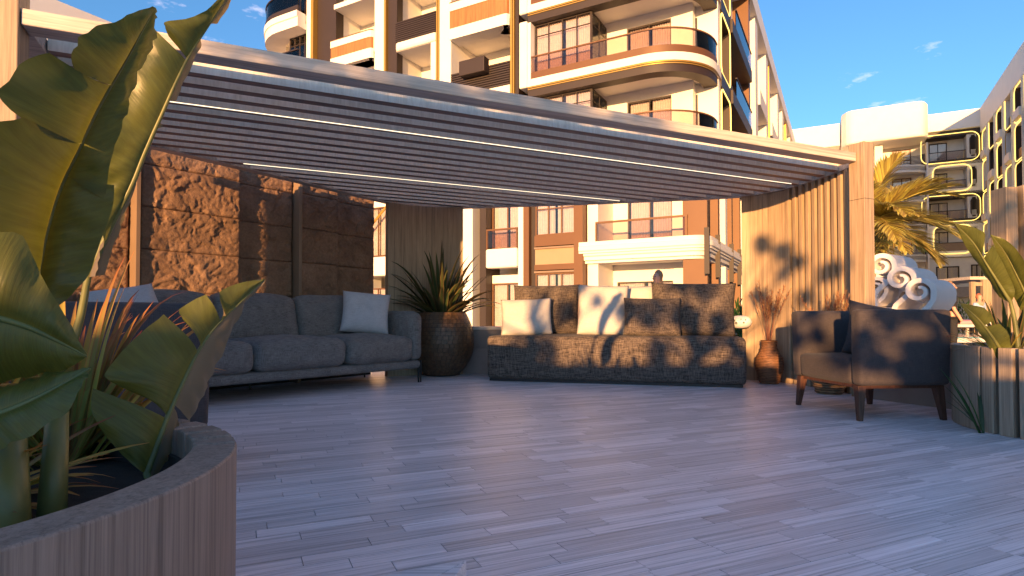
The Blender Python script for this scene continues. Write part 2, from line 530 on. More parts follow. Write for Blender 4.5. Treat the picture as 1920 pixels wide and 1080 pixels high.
# ------------------------------------------------------------------ ground and deck
def uvp(u, v):   # pergola plan coordinates: u along the deck boards and roof slats
    return (U[0] * u + V[0] * v, U[1] * u + V[1] * v)
_a = math.atan((3400 - 960) / FPX)
U = (math.sin(_a), math.cos(_a)); V = (-U[1], U[0])
ROT_U = math.atan2(U[1], U[0])
FRU = lambda p: (*uvp(p[0], p[1]), p[2])

gm = MB(); gm.add([(-400, -400, -0.12), (400, -400, -0.12), (400, 400, -0.12), (-400, 400, -0.12)], [(0, 1, 2, 3)])
tag(gm.build('ground', M['paving'], None), kind='structure')

deck = MB(FRU).box(-5.2, 7.2, -3.6, 8.9, -0.119, -0.022).build('deck_floor', M['joint'])
tag(deck, kind='structure')
deck_piv = None
BW, GAP = 0.0775, 0.003
rows = []
rng = random.Random(5)
v = -3.5
while v < 8.85:
    u = -5.1 - rng.random() * 0.6
    while u < 7.1:
        L = rng.choice((0.3, 0.4, 0.5, 0.62, 0.75))
        rows.append((u, v, L)); u += L
    v += BW
def vis(u, v, L):
    x, y = uvp(u + L / 2, v + BW / 2)
    if y < 0.9: return -1
    px = 960 + FPX * x / y
    py = 598 + FPX * CAM_H / y
    if not (430 < px < 1915 and py < 1078): return -1
    return L * BW / (y ** 3)
order = sorted(rows, key=lambda r: -vis(*r))
plank_me = {}
for L in (0.3, 0.4, 0.5, 0.62, 0.75):
    me = MB().box(0, L - GAP, 0, BW - GAP, -0.02, 0.0)
    ob = me.build('plank', M['deck'])
    plank_me[L] = ob.data
    bpy.data.objects.remove(ob)
rest = MB(FRU)
for k, (u, v, L) in enumerate(order):
    dz = -rng.random() * 0.0007
    if k < 295:
        p = bpy.data.objects.new('plank', plank_me[L])
        SC.collection.objects.link(p)
        p.parent = deck
        p.location = (*uvp(u, v), dz)
        p.rotation_euler = (0, 0, ROT_U)
    else:
        rest.box(u, u + L - GAP, v, v + BW - GAP, -0.02, dz, rnd=0.001 + 0.998 * rng.random())
# the remaining boards share one mesh, in board-aligned coordinates
rest.fr = None
ro = MB()
ro.v = [Vector((U[0] * p.x + U[1] * p.y, V[0] * p.x + V[1] * p.y, p.z)) for p in rest.v]
ro.f, ro.uv, ro.rnd, ro.mi = rest.f, rest.uv, rest.rnd, rest.mi
ro = ro.build('planks', M['deck'], None, fix=False)
ro.parent = deck
ro.rotation_euler = (0, 0, ROT_U)
ro['kind'] = 'stuff'

# ------------------------------------------------------------------ pergola
ZR, ZT = 2.27, 2.356
base_uv = (2.4, 5.8)
pg = thing('pergola', 'wooden pergola with slatted roof and two light strips over the sofas', 'pergola', (*uvp(*base_uv), 0), ROT_U)
rear = [(1.719, 7.821), (2.10, 7.90), (2.45, 7.87), (2.797, 7.748), (4.256, 6.741), (5.2, 6.02), (5.60, 5.70), (5.837, 5.40), (5.90, 5.05), (5.87, 4.75), (5.80, 4.45), (5.70, 4.12), (5.62, 3.90)]
left_edge = [(-1.02, 5.98), (1.719, 7.821)]
MB(FRU).box(-1.04, 5.40, 3.815, 3.96, ZR, ZT).build('front_beam', M['oakx'], pg, bevel=0.006)
MB(FRU).sweep(left_edge, -0.11, 0.0, ZR, ZT).build('side_beam', M['oakx'], pg, bevel=0.005)
MB(FRU).box(-1.14, -1.02, 3.96, 6.05, ZR, ZT).build('side_beam', M['oakx'], pg, bevel=0.005)
MB(FRU).sweep(rear, -0.10, 0.0, ZR, ZT + 0.0).build('rear_beam', M['oakx'], pg, smooth='auto')
def left_u(v):
    if v < 5.98: return -1.02
    t = (v - 5.98) / (7.821 - 5.98)
    return -1.02 + t * 2.739 + 0.10
def right_u(v):
    best = None
    for a, b in zip(rear[:-1], rear[1:]):
        if (a[1] - v) * (b[1] - v) <= 0 and a[1] != b[1]:
            t = (v - a[1]) / (b[1] - a[1]); u = a[0] + t * (b[0] - a[0])
            best = u if best is None else max(best, u)
    return (best if best is not None else 5.6) - 0.105
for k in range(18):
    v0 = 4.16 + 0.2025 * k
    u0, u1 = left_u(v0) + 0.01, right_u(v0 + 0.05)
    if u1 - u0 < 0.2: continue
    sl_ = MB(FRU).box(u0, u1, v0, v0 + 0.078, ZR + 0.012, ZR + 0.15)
    sl_.mi = [1, 1, 0, 1, 0, 1]  # painted shade: dark on undersides, tops and ends, pale on the sides
    sl_.build('roof_slat', [M['roof'], M['roofshade']], pg)
for v0, u0, u1 in ((4.16 + 3 * 0.2025, -0.95, 5.66), (4.16 + 11 * 0.2025, 0.02, 4.46)):
    MB(FRU).box(u0, u1, v0 + 0.008, v0 + 0.016, ZR + 0.006, ZR + 0.0105).build('light_strip', M['led'], pg)
# end posts of the front beam
MB(FRU).box(5.405, 5.545, 3.74, 3.90, 0, 2.45).build('post', M['oakz'], pg, bevel=0.006)
lp = MB(FRU).box(-3.05, -1.045, 3.80, 3.98, 0, 2.58).build('side_panel', M['oakz'], pg, bevel=0.006)
for z in (1.9,):
    MB(FRU).box(5.4035, 5.5465, 3.7385, 3.9015, z, z + 0.004).build('joint_line', M['joint'], pg)
# curved corner panel behind the plant pot
MB(FRU).sweep([(1.73, 7.80), (2.10, 7.875), (2.45, 7.845), (2.79, 7.725)], -0.10, -0.012, 0, ZR - 0.002).build('corner_panel', M['oakz'], pg, smooth='auto')
# slatted screen at the right end, following the curved beam
def along(path, d):
    for a, b in zip(path[:-1], path[1:]):
        l = math.hypot(b[0] - a[0], b[1] - a[1])
        if d <= l: return (a[0] + (b[0] - a[0]) * d / l, a[1] + (b[1] - a[1]) * d / l)
        d -= l
    return path[-1]
cpath = [tuple(p[:2]) for p in cr([(*p, 0) for p in rear[6:]], 6)]
tot = sum(math.hypot(b[0] - a[0], b[1] - a[1]) for a, b in zip(cpath[:-1], cpath[1:]))
flat = [along(cpath, 0.18 + 0.62 * i / 8) for i in range(9)]
scr = MB(FRU).sweep(flat, -0.085, -0.02, 0, ZR - 0.002).build('curved_screen', M['oakz'], pg, smooth='auto')
back = [along(cpath, 0.80 + (tot - 0.86) * i / 14) for i in range(15)]
MB(FRU).sweep(back, -0.045, -0.022, 0, ZR - 0.002).build('screen_backing', M['oakz'], scr, smooth='auto')
nsl = 10
step = (tot - 0.86) / nsl
for i in range(nsl):
    d = 0.80 + step * i
    MB(FRU).sweep([along(cpath, d + 0.012), along(cpath, d + step * 0.62)], -0.10, -0.046, 0.0, ZR - 0.002).build('slat', M['oakz'], scr, bevel=0.004)

# ------------------------------------------------------------------ stone wall on the left
SWX, SWN = (0.6, 0.8), (0.8, -0.6)
FSW = frame2((-1.85, 8.03), SWX, SWN)
sw = thing('stone_wall', 'tall wall of rough split brown stone panels behind the grey sofa', 'wall', (*FSW((-2.3, -0.1, 0))[:2], 0), math.atan2(0.8, 0.6))
MB(FSW).box(-4.9, -0.01, -0.30, -0.07, 0, 2.5).build('backing', M['joint'], sw)
def stone_panel(t0, t1, z0, z1, proud):
    nx, nz = max(2, int((t1 - t0) / 0.0115)), max(2, int((z1 - z0) / 0.0115))
    mb = MB(FSW)
    vv, ff = [], []
    for j in range(nz + 1):
        for i in range(nx + 1):
            t, z = t0 + (t1 - t0) * i / nx, z0 + (z1 - z0) * j / nz
            e = min(t - t0, t1 - t, z - z0, z1 - z)
            p = Vector((t * 1.0, 3.3, z * 1.15))
            w = p + Vector((noise.noise(p * 4), 0, noise.noise(p * 4 + Vector((9, 0, 0))))) * 0.10
            w2 = w + Vector((noise.noise(p * 13), 0, noise.noise(p * 13 + Vector((5, 0, 3))))) * 0.035
            h = 0.42 * noise.noise(w * 3.5) + 0.22 * noise.noise(w2 * 27) + 0.12 * noise.noise(w * 60)
            for fq, am in ((5.0, 0.55), (11.5, 0.42)):
                q = w2 * fq
                dd, pts = noise.voronoi(q)
                rv = noise.noise_vector(pts[0] * 3.7)
                h += am * (0.9 * rv.y + (q - pts[0]).dot(Vector((rv.x, 0, rv.z))) * 1.5 + 0.35 * min(1.0, (dd[1] - dd[0]) * 4))
            off = proud + 0.024 * (h - 0.25)
            if e < 0.004: off = min(off, proud) - 0.012
            elif e < 0.014: off = off * 0.8 + (proud - 0.006) * 0.2
            vv.append((t, off, z))
    for j in range(nz):
        for i in range(nx):
            a = j * (nx + 1) + i
            ff.append((a, a + 1, a + nx + 2, a + nx + 1))
    # edges run back to the backing wall
    rim = [i for i in range(nx + 1)] + [(j + 1) * (nx + 1) - 1 for j in range(1, nz + 1)] + [nz * (nx + 1) + i for i in range(nx - 1, -1, -1)] + [j * (nx + 1) for j in range(nz - 1, 0, -1)]
    b = len(vv)
    for r in rim: vv.append((vv[r][0], -0.075, vv[r][2]))
    m = len(rim)
    for k in range(m): ff.append((rim[k], b + k, b + (k + 1) % m, rim[(k + 1) % m]))
    mb.add(vv, ff)
    o = mb.build('stone_panel', M['stone'], sw, smooth='auto', fix=True, angle=60)
    return o
for (t0, t1, pr) in ((-4.85, -3.95, 0.07), (-3.945, -2.985, 0.0), (-2.915, -1.935, 0.085), (-1.93, -1.25, 0.0), (-1.185, -0.66, 0.08), (-0.655, -0.015, 0.0)):
    zz = [0.19, 0.60, 1.01, 1.42, 1.83, 2.24, 2.46]
    for z0, z1 in zip(zz[:-1], zz[1:]):
        stone_panel(t0, t1, z0, z1 - 0.0015, pr)
for t in (-2.95, -1.218):
    MB(FSW).box(t - 0.02, t + 0.02, -0.07, 0.12, 0, 2.47).build('upright_trim', M['trim'], sw, bevel=0.004)

# ------------------------------------------------------------------ low walls round the deck
lw = thing('low_wall', 'low grey wall with pale cap running behind the tweed sofa', 'wall', (*uvp(4.3, 6.8), 0), ROT_U)
lpath = [(2.80, 7.76), (4.256, 6.78), (5.2, 6.06), (5.60, 5.74)]
MB(FRU).sweep(lpath, -0.01, 0.22, 0, 0.60).build('wall_body', M['greywall'], lw)
MB(FRU).sweep(lpath, -0.07, -0.011, 0, 0.34).build('plinth', M['greywall'], lw, bevel=0.004)
MB(FRU).sweep(lpath, -0.03, 0.24, 0.601, 0.645).build('cap', M['cap'], lw, bevel=0.006)
lw2 = thing('low_wall', 'low grey wall between the right pergola post and round planter', 'wall', (3.6, 5.2, 0))
MB().sweep([(3.47, 5.66), (3.75, 5.0), (4.3, 4.4)], -0.12, 0.0, 0, 0.50).build('wall_body', M['greywall'], lw2)
MB().sweep([(3.47, 5.66), (3.75, 5.0), (4.3, 4.4)], -0.14, 0.02, 0.501, 0.54).build('cap', M['greywall'], lw2, bevel=0.005)

# ------------------------------------------------------------------ furniture
def rbox(mb, x0, x1, y0, y1, z0, z1, r, bulge=(0, 0, 0), n=12, wob=0.0, seed=0.0):
    """soft rounded box with bulging faces"""
    c = Vector(((x0 + x1) / 2, (y0 + y1) / 2, (z0 + z1) / 2))
    h = Vector(((x1 - x0) / 2, (y1 - y0) / 2, (z1 - z0) / 2))
    vs, fs, idx = [], [], {}
    def steps(hh):
        k = [-1.0, -1 + r / hh * 0.35, -1 + r / hh]
        m = [-1 + r / hh + (2 - 2 * r / hh) * i / (n - 1) for i in range(1, n - 1)]
        return sorted(set(k + m + [1 - r / hh, 1 - r / hh * 0.35, 1.0]))
    S = [steps(h.x), steps(h.y), steps(h.z)]
    def vert(p):
        key = tuple(round(q, 5) for q in p)
        if key in idx: return idx[key]
        q = Vector((p[0] * h.x, p[1] * h.y, p[2] * h.z))
        inn = Vector([max(-(h[i] - r), min(h[i] - r, q[i])) for i in range(3)])
        d = q - inn
        if d.length > 1e-9: q = inn + d.normalized() * r
        g = lambda a: 1 - a * a
        q.x += p[0] * bulge[0] * g(p[1]) * g(p[2])
        q.y += p[1] * bulge[1] * g(p[0]) * g(p[2])
        q.z += p[2] * bulge[2] * g(p[0]) * g(p[1])
        w = q + c
        if wob:
            nv = noise.noise_vector(w * 5 + Vector((seed, seed * 2, 0)))
            w = w + nv * wob
        idx[key] = len(vs); vs.append(w)
        return idx[key]
    for ax in range(3):
        a, b = (ax + 1) % 3, (ax + 2) % 3
        for sgn in (-1, 1):
            for i in range(len(S[a]) - 1):
                for j in range(len(S[b]) - 1):
                    q = []
                    for (ii, jj) in ((i, j), (i + 1, j), (i + 1, j + 1), (i, j + 1)):
                        p = [0, 0, 0]; p[ax] = sgn; p[a] = S[a][ii]; p[b] = S[b][jj]
                        q.append(vert(p))
                    fs.append(q if sgn > 0 else q[::-1])
    return mb.add(vs, fs)

def pillow(name, label, cat_, w, h, th, foot, yaw, lean, mat, group=None, roll=0.0, seed=0, pinch=0.16):
    """scatter cushion standing on its lower edge; lean tips the top backwards"""
    n = 26
    vs, fs = [], []
    for side in (1, -1):
        for j in range(n + 1):
            for i in range(n + 1):
                a, b = i / n * 2 - 1, j / n * 2 - 1
                # corners stay out, edges draw in
                k = 1 - pinch * 0.30 * (1 - a * a) * (abs(b) ** 3)
                k2 = 1 - pinch * 0.30 * (1 - b * b) * (abs(a) ** 3)
                t = max(0, (1 - a ** 4) * (1 - b ** 4)) ** 0.55
                x, z = a * k2 * w / 2, b * k * h / 2
                p = Vector((x * 6 + seed, side * 2.0, z * 6 + seed))
                y = side * (th / 2 * t + 0.014 * noise.noise(p) * t + 0.006 * noise.noise(p * 2.7) * t)
                y += 0.012 * noise.noise(Vector((x * 4 + seed, 7.7, z * 4)))
                z2 = z - 0.02 * (1 - b) / 2 * (1 - a * a)
                vs.append((x, y, z2 + h / 2))
    m = (n + 1) ** 2
    for j in range(n):
        for i in range(n):
            a = j * (n + 1) + i
            fs.append((a, a + 1, a + n + 2, a + n + 1))
            fs.append((m + a, m + a + n + 1, m + a + n + 2, m + a + 1))
    rim = [i for i in range(n + 1)] + [(j + 1) * (n + 1) - 1 for j in range(1, n + 1)] + [n * (n + 1) + i for i in range(n - 1, -1, -1)] + [j * (n + 1) for j in range(n - 1, 0, -1)]
    for k in range(len(rim)):
        p, q = rim[k], rim[(k + 1) % len(rim)]
        fs.append((p, m + p, m + q, q))
    o = MB().add(vs, fs).build(name, mat, None, smooth=True)
    bm = bmesh.new(); bm.from_mesh(o.data)
    bmesh.ops.remove_doubles(bm, verts=bm.verts, dist=0.0008)
    bm.to_mesh(o.data); bm.free()
    for p in o.data.polygons: p.use_smooth = True
    o.matrix_world = Matrix.Translation(Vector(foot)) @ Matrix.Rotation(yaw, 4, 'Z') @ Matrix.Rotation(-lean, 4, 'X') @ Matrix.Rotation(roll, 4, 'Y')
    return tag(o, label, cat_, group)

# --- grey three-seat sofa along the stone wall
SE, SD = (0.6, 0.8), (-0.8, 0.6)
FS = frame2((-1.09, 7.05), SE, SD)
sofa = thing('sofa', 'long grey fabric sofa on thin black legs before the stone wall', 'sofa', FS((-1.5, 0.5, 0)), math.atan2(0.8, 0.6))
rbox(MB(FS), -3.22, 0.03, 0.0, 1.05, 0.165, 0.265, 0.045).build('frame', M['greyfab'], sofa, smooth=True)
for i, (a, b) in enumerate(((-3.08, -2.065), (-2.06, -1.055), (-1.05, -0.10))):
    rbox(MB(FS), a, b, -0.035, 0.80, 0.262, 0.545, 0.085, (0.004, 0.02, 0.045), wob=0.012, seed=i * 3.1).build('seat_cushion', M['greyfab'], sofa, smooth=True)
for i, (a, b) in enumerate(((-3.05, -2.065), (-2.06, -1.165), (-1.16, -0.17))):
    rbox(MB(lambda p: FS((p[0], p[1] + 0.22 * (p[2] - 0.5), p[2]))), a, b, 0.62, 0.86, 0.50, 1.0, 0.085, (0.004, 0.035, 0.03), wob=0.012, seed=20 + i * 3.7).build('back_cushion', M['greyfab'], sofa, smooth=True)
rbox(MB(FS), -3.2, 0.0, 0.86, 1.02, 0.25, 0.84, 0.06, (0, 0.01, 0)).build('back_frame', M['greyfab'], sofa, smooth=True)
for (a, b) in ((-0.135, 0.05), (-3.26, -3.075)):
    rbox(MB(FS), a, b, -0.02, 0.98, 0.262, 0.835, 0.085, (0.015, 0.0, 0.012), wob=0.008, seed=a).build('arm', M['greyfab'], sofa, smooth=True)
for (t, d) in ((-0.0, 0.02), (-3.19, 0.02), (-0.0, 1.0), (-3.19, 1.0), (-1.6, 0.9)):
    MB(FS).tube([(t, d, 0), (t, d, 0.17)], [0.011, 0.014], 8).build('leg', M['black'], sofa, smooth='auto')
    if d < 0.5 and t > -1:
        MB(FS).tube([(t + .035, d, 0.0), (t + 0.035, d, 0.26)], [0.009, 0.012], 8).build('leg', M['black'], sofa, smooth='auto')
p = FS((-0.50, 0.40, 0.585))
pillow('cushion', 'pale grey cushion leaning in the corner of the grey sofa by the plant pot', 'cushion', 0.56, 0.52, 0.20, p, math.radians(18), math.radians(22), M['lightfab'], 'cushions on the sofas', roll=math.radians(5), seed=2, pinch=.25)
p = FS((-2.86, 0.42, 0.585))
pillow('cushion', 'pale grey cushion at the near end of the grey sofa behind the leaves', 'cushion', 0.56, 0.50, 0.20, p, math.radians(48), math.radians(28), M['lightfab'], 'cushions on the sofas', roll=math.radians(-12), seed=5, pinch=.25)

# --- brown tweed sofa block with loose cushions
BE, BD = (0.9645, -0.264), (0.264, 0.9645)
FB = frame2((-0.31, 7.23), BE, BD)
ts = thing('tweed_sofa', 'low brown tweed sofa block in the middle of the deck', 'sofa', FB((1.47, 0.5, 0)), math.atan2(BE[1], BE[0]))
MB(FB).box(0.03, 2.92, 0.03, 0.97, 0.0, 0.03).build('plinth', M['black'], ts)
rbox(MB(FB), 0, 2.955, 0, 1.0, 0.028, 0.545, 0.05, (0.0, 0.012, 0.022), n=26, wob=0.006).build('base', M['tweed'], ts, smooth=True)
def on_sofa(px, Y, z=0.555):
    q = at(px, 622, Y)
    return (q.x, q.y, z)
BY = math.atan2(BE[1], BE[0])
cg = 'cushions on the sofas'
pillow('cushion', 'wide brown tweed back cushion at the left end of the tweed sofa', 'cushion', 0.88, 0.66, 0.22, on_sofa(1021, 7.62), BY + .03, math.radians(14), M['tweed'], cg, seed=11)
pillow('cushion', 'white square cushion at the far left front of the tweed sofa', 'cushion', 0.64, 0.47, 0.19, on_sofa(988, 7.36), BY + .22, math.radians(18), M['whitefab'], cg, roll=math.radians(-2), seed=13)
pillow('cushion', 'tall white cushion in the middle of the tweed sofa', 'cushion', 0.62, 0.63, 0.20, on_sofa(1130, 7.16), BY + .2, math.radians(14), M['whitefab'], cg, roll=math.radians(2), seed=17)
pillow('cushion', 'white cushion half hidden behind the small tweed cushion', 'cushion', 0.60, 0.63, 0.18, on_sofa(1184, 7.42), BY + .02, math.radians(12), M['whitefab'], cg, seed=19)
pillow('cushion', 'small brown tweed cushion in front of the white cushions', 'cushion', 0.66, 0.46, 0.18, on_sofa(1223, 6.88), BY + .1, math.radians(16), M['tweed'], cg, roll=math.radians(1), seed=23)
pillow('cushion', 'largest brown tweed cushion on the right of the tweed sofa', 'cushion', 0.98, 0.65, 0.22, on_sofa(1297, 7.02), BY - .02, math.radians(14), M['tweed'], cg, roll=math.radians(1.5), seed=29)

# --- armchairs: one by the slatted screen, one near the stone wall
def make_armchair(label, loc, rot):
    r = thing('armchair', label, 'armchair', loc, rot, 'charcoal armchairs')
    F = lambda p: (loc[0] + math.cos(rot) * p[0] - math.sin(rot) * p[1], loc[1] + math.sin(rot) * p[0] + math.cos(rot) * p[1], p[2])
    tap = lambda p: F((p[0] * (0.975 + 0.03 * (p[2] - 0.25) / 0.57), p[1] * (0.98 + 0.025 * (p[2] - 0.25) / 0.57), p[2]))
    for sgn in (-1, 1):
        y0, y1 = sorted((sgn * 0.47, sgn * 0.35))
        rbox(MB(tap), -0.36, 0.36, y0, y1, 0.26, 0.82, 0.035, (0, 0.004, 0), n=8).build('arm', M['navy'], r, smooth=True)
    rbox(MB(tap), 0.235, 0.362, -0.349, 0.349, 0.26, 0.818, 0.035, (0.01, 0, 0), n=8).build('backrest', M['navy'], r, smooth=True)
    rbox(MB(tap), -0.358, 0.234, -0.349, 0.349, 0.262, 0.455, 0.035, (0.004, 0, 0.02), n=10).build('seat', M['navy'], r, smooth=True)
    MB(F).box(-0.31, 0.31, -0.40, 0.40, 0.235, 0.261).build('under_frame', M['leg'], r)
    for sx in (-1, 1):
        for sy in (-1, 1):
            q = []
            for (z, k, w) in ((0, 1.0, 0.017), (0.258, 0.93, 0.031)):
                x, y = sx * 0.325 * k, sy * 0.41 * k
                q += [(x - w, y - w, z), (x + w, y - w, z), (x + w, y + w, z), (x - w, y + w, z)]
            MB(F).add(q, [(0, 3, 2, 1), (4, 5, 6, 7)] + [(i, (i + 1) % 4, 4 + (i + 1) % 4, 4 + i) for i in range(4)]).build('leg', M['leg'], r, bevel=0.003)
    return r
make_armchair('charcoal armchair with brown legs in front of the slatted screen', (2.85, 4.82, 0), math.radians(4))
make_armchair('charcoal armchair half hidden behind the near banana leaves', (-1.86, 2.83, 0), math.radians(30))
pillow('cushion', 'dark charcoal cushion propped inside the right armchair', 'cushion', 0.56, 0.43, 0.15, (2.90, 4.70, 0.435), math.radians(-14), math.radians(6), M['navy'], cg, roll=math.radians(10), seed=31, pinch=.3)

# --- pot with flax, vases
pot = thing('plant_pot', 'big round pot clad in brown mosaic beside the grey sofa', 'pot', (-0.945, 7.95, 0))
PC = (-0.945, 7.95, 0)
prof = [(0.02, 0.0), (0.20, 0.0), (0.235, 0.015), (0.33, 0.12), (0.40, 0.25), (0.435, 0.40), (0.432, 0.52), (0.405, 0.66), (0.36, 0.77), (0.325, 0.835), (0.30, 0.84), (0.285, 0.82), (0.27, 0.72), (0.02, 0.70)]
MB().lathe([(r - 0.006 if 0 < i < 9 else r, z) for i, (r, z) in enumerate(prof)], PC, 40).build('pot_body', M['joint'], pot, smooth='auto')
tl = MB()
outer = [Vector((r, 0, z)) for r, z in prof[2:10]]
oc = cr(outer, 8)
ln = [0]
for a, b in zip(oc[:-1], oc[1:]): ln.append(ln[-1] + (b - a).length)
def prof_at(d):
    for i in range(len(ln) - 1):
        if d <= ln[i + 1]:
            t = (d - ln[i]) / (ln[i + 1] - ln[i]); return oc[i].lerp(oc[i + 1], t)
    return oc[-1]
rg = random.Random(4)
nr = 17
for j in range(nr):
    d0, d1 = ln[-1] * j / nr + 0.002, ln[-1] * (j + 1) / nr - 0.002
    nk = 40
    ph = rg.random()
    for k in range(nk):
        a0, a1 = 2 * math.pi * (k + ph) / nk + 0.006, 2 * math.pi * (k + 1 + ph) / nk - 0.006
        off = rg.uniform(0.0, 0.005)
        q = []
        for dd, o_ in ((d0, off), (d1, off)):
            pr_ = prof_at(dd)
            for a in (a0, a1):
                q.append((PC[0] + (pr_.x + o_) * math.cos(a), PC[1] + (pr_.x + o_) * math.sin(a), pr_.z))
        for dd in (d0, d1):
            pr_ = prof_at(dd)
            for a in (a0, a1):
                q.append((PC[0] + (pr_.x - 0.008) * math.cos(a), PC[1] + (pr_.x - 0.008) * math.sin(a), pr_.z))
        tl.add(q, [(0, 1, 3, 2), (4, 6, 7, 5), (0, 4, 5, 1), (2, 3, 7, 6), (0, 2, 6, 4), (1, 5, 7, 3)], rnd=0.001 + 0.998 * rg.random())
t_ = tl.build('mosaic_tiles', None or M['mosaic'], pot)
t_['kind'] = 'stuff'
MB().lathe([(0.01, 0.715), (0.275, 0.715), (0.275, 0.73), (0.01, 0.745)], PC, 24).build('soil', M['soil'], pot)

def blade(base, d, length, width, droop, n=10, fold=0.35, twist=0.0):
    """strap leaf: returns (verts, faces, uvs)"""
    d = Vector(d).normalized()
    out = Vector((d.x, d.y, 0))
    out = out.normalized() if out.length > 1e-4 else Vector((1, 0, 0))
    vs, uv, fs = [], [], []
    p = Vector(base); dr = d.copy()
    for i in range(n + 1):
        t = i / n
        side = dr.cross(Vector((0, 0, 1)))
        side = side.normalized() if side.length > 1e-4 else Vector((out.y, -out.x, 0))
        if twist: side = Matrix.Rotation(twist * t, 3, dr) @ side
        up = side.cross(dr).normalized()
        w = width / 2 * min(1.0, 0.55 + t * 1.6) * (1 - t ** 3.2) + 0.0005
        vs += [p - side * w + up * w * fold, p.copy(), p + side * w + up * w * fold]
        uv += [(0, t), (0.5, t), (1, t)]
        p = p + dr * (length / n)
        dr = (dr + out * 0.02 + Vector((0, 0, -1)) * droop * (t ** 1.2) / n * 2.2).normalized()
    for i in range(n):
        a = 3 * i
        fs += [(a, a + 1, a + 4, a + 3), (a + 1, a + 2, a + 5, a + 4)]
    return vs, fs, uv

def tuft(name, label, cat_, base, spread, count, lens, width, mat, seed, part='leaf', tilt=(0.1, 0.9), droop=(0.4, 1.6), az=None, group=None, r0=0.06):
    rg = random.Random(seed)
    r = thing(name, label, cat_, base, 0, group)
    for k in range(count):
        a = rg.uniform(0, 2 * math.pi) if az is None else rg.uniform(*az)
        t = tilt[0] + (tilt[1] - tilt[0]) * rg.random() ** 0.8
        d = (math.sin(t) * math.cos(a), math.sin(t) * math.sin(a), math.cos(t))
        b = (base[0] + r0 * math.cos(a) * rg.random(), base[1] + r0 * math.sin(a) * rg.random(), base[2])
        vs, fs, uv = blade(b, d, rg.uniform(*lens) * (1 - 0.25 * t), width * rg.uniform(.7, 1.15), rg.uniform(*droop), twist=rg.uniform(-.5, .5))
        MB().add(vs, fs, uv).build(part, mat, r, smooth=True, fix=False, uv=True)
    return r
tuft('flax_plant', 'dark green flax with long strap leaves growing in the mosaic pot', 'plant', (-0.945, 7.95, 0.735), 0.3, 115, (0.75, 1.15), 0.072, M['flax'], 3, tilt=(0.02, 1.1), droop=(0.15, 1.3), r0=0.16)

def pampas(label, base, h, n, seed, spread=0.28):
    rg = random.Random(seed)
    r = thing('dried_grass', label, 'dried grass', base, 0, 'dried grass in the vases')
    st, pl = MB(), MB()
    for k in range(n):
        a, t = rg.uniform(0, 6.28), spread * rg.random() ** .6
        L = h * rg.uniform(.72, 1.0)
        d = Vector((math.sin(t) * math.cos(a), math.sin(t) * math.sin(a), math.cos(t)))
        pts = [Vector(base) + d * L * s + Vector((d.x, d.y, -0.3)) * 0.25 * s ** 3 * L for s in (0, .25, .5, .75, 1)]
        st.tube(pts, [0.0028, 0.0025, 0.002, 0.0017, 0.001], 4)
        dirv = (pts[4] - pts[3]).normalized()
        for q in range(46):
            s = 0.55 + 0.47 * q / 46
            i = min(3, int(s * 4)); f = s * 4 - i
            c = pts[i].lerp(pts[i + 1], f)
            w = Vector((rg.gauss(0, 1), rg.gauss(0, 1), rg.gauss(0, .6))).normalized()
            dd = (dirv * 0.9 + w * 0.55 + Vector((0, 0, -.35))).normalized()
            vs, fs, uv = blade(c, dd, rg.uniform(.03, .065) * (1.2 - abs(s - .75) * 2), 0.007, 1.5, n=2)
            pl.add(vs, fs, uv, rnd=0.001 + 0.998 * rg.random())
    st.build('stems', M['pampas'], r, smooth=True, uv=True)
    x = pl.build('plumes', M['pampas'], r, fix=False, uv=True); x['kind'] = 'stuff'
    return r
VP = [(0.095, 0), (0.115, 0.02), (0.125, 0.08), (0.155, 0.17), (0.16, 0.23), (0.145, 0.30), (0.105, 0.37), (0.085, 0.43), (0.088, 0.49), (0.096, 0.50), (0.085, 0.495), (0.076, 0.43), (0.05, 0.40)]
vb = (2.99, 6.93, 0)
va = thing('rattan_vase', 'woven orange brown rattan bottle vase at the foot of the screen', 'vase', vb)
MB().lathe([(0.02, 0)] + VP, vb, 40).build('woven_body', M['rattan'], va, smooth='auto')
for z, r_ in ((0.065, 0.126), (0.30, 0.147), (0.40, 0.096), (0.47, 0.09)):
    pts = [(vb[0] + r_ * math.cos(a), vb[1] + r_ * math.sin(a), z) for a in [2 * math.pi * i / 28 for i in range(29)]]
    MB().tube(pts, 0.006, 6).build('band', M['rattan'], va, smooth='auto')
pampas('bunch of dried orange grass plumes in the rattan bottle vase', (vb[0], vb[1], 0.40), 0.86, 15, 8)
bb = (3.20, 6.02, 0)
ba = thing('woven_basket', 'low woven brown basket under and behind the right armchair', 'basket', bb)
MB().lathe([(0.02, 0.0), (0.115, 0.0), (0.125, 0.012), (0.155, 0.13), (0.165, 0.22), (0.15, 0.30), (0.11, 0.36), (0.12, 0.40), (0.108, 0.395), (0.10, 0.36), (0.06, 0.34)], bb, 36).build('woven_body', M['basket'], ba, smooth='auto')
for z, r_ in ((0.02, 0.128), (0.07, 0.141), (0.12, 0.154), (0.17, 0.161), (0.22, 0.166)):
    MB().tube([(bb[0] + r_ * math.cos(a), bb[1] + r_ * math.sin(a), z) for a in [2 * math.pi * i / 28 for i in range(29)]], 0.008, 6).build('band', M['basket'], ba, smooth='auto')
pampas('dried orange grass plumes in the basket behind the armchair', (bb[0], bb[1], 0.36), 0.74, 13, 21, 0.34)

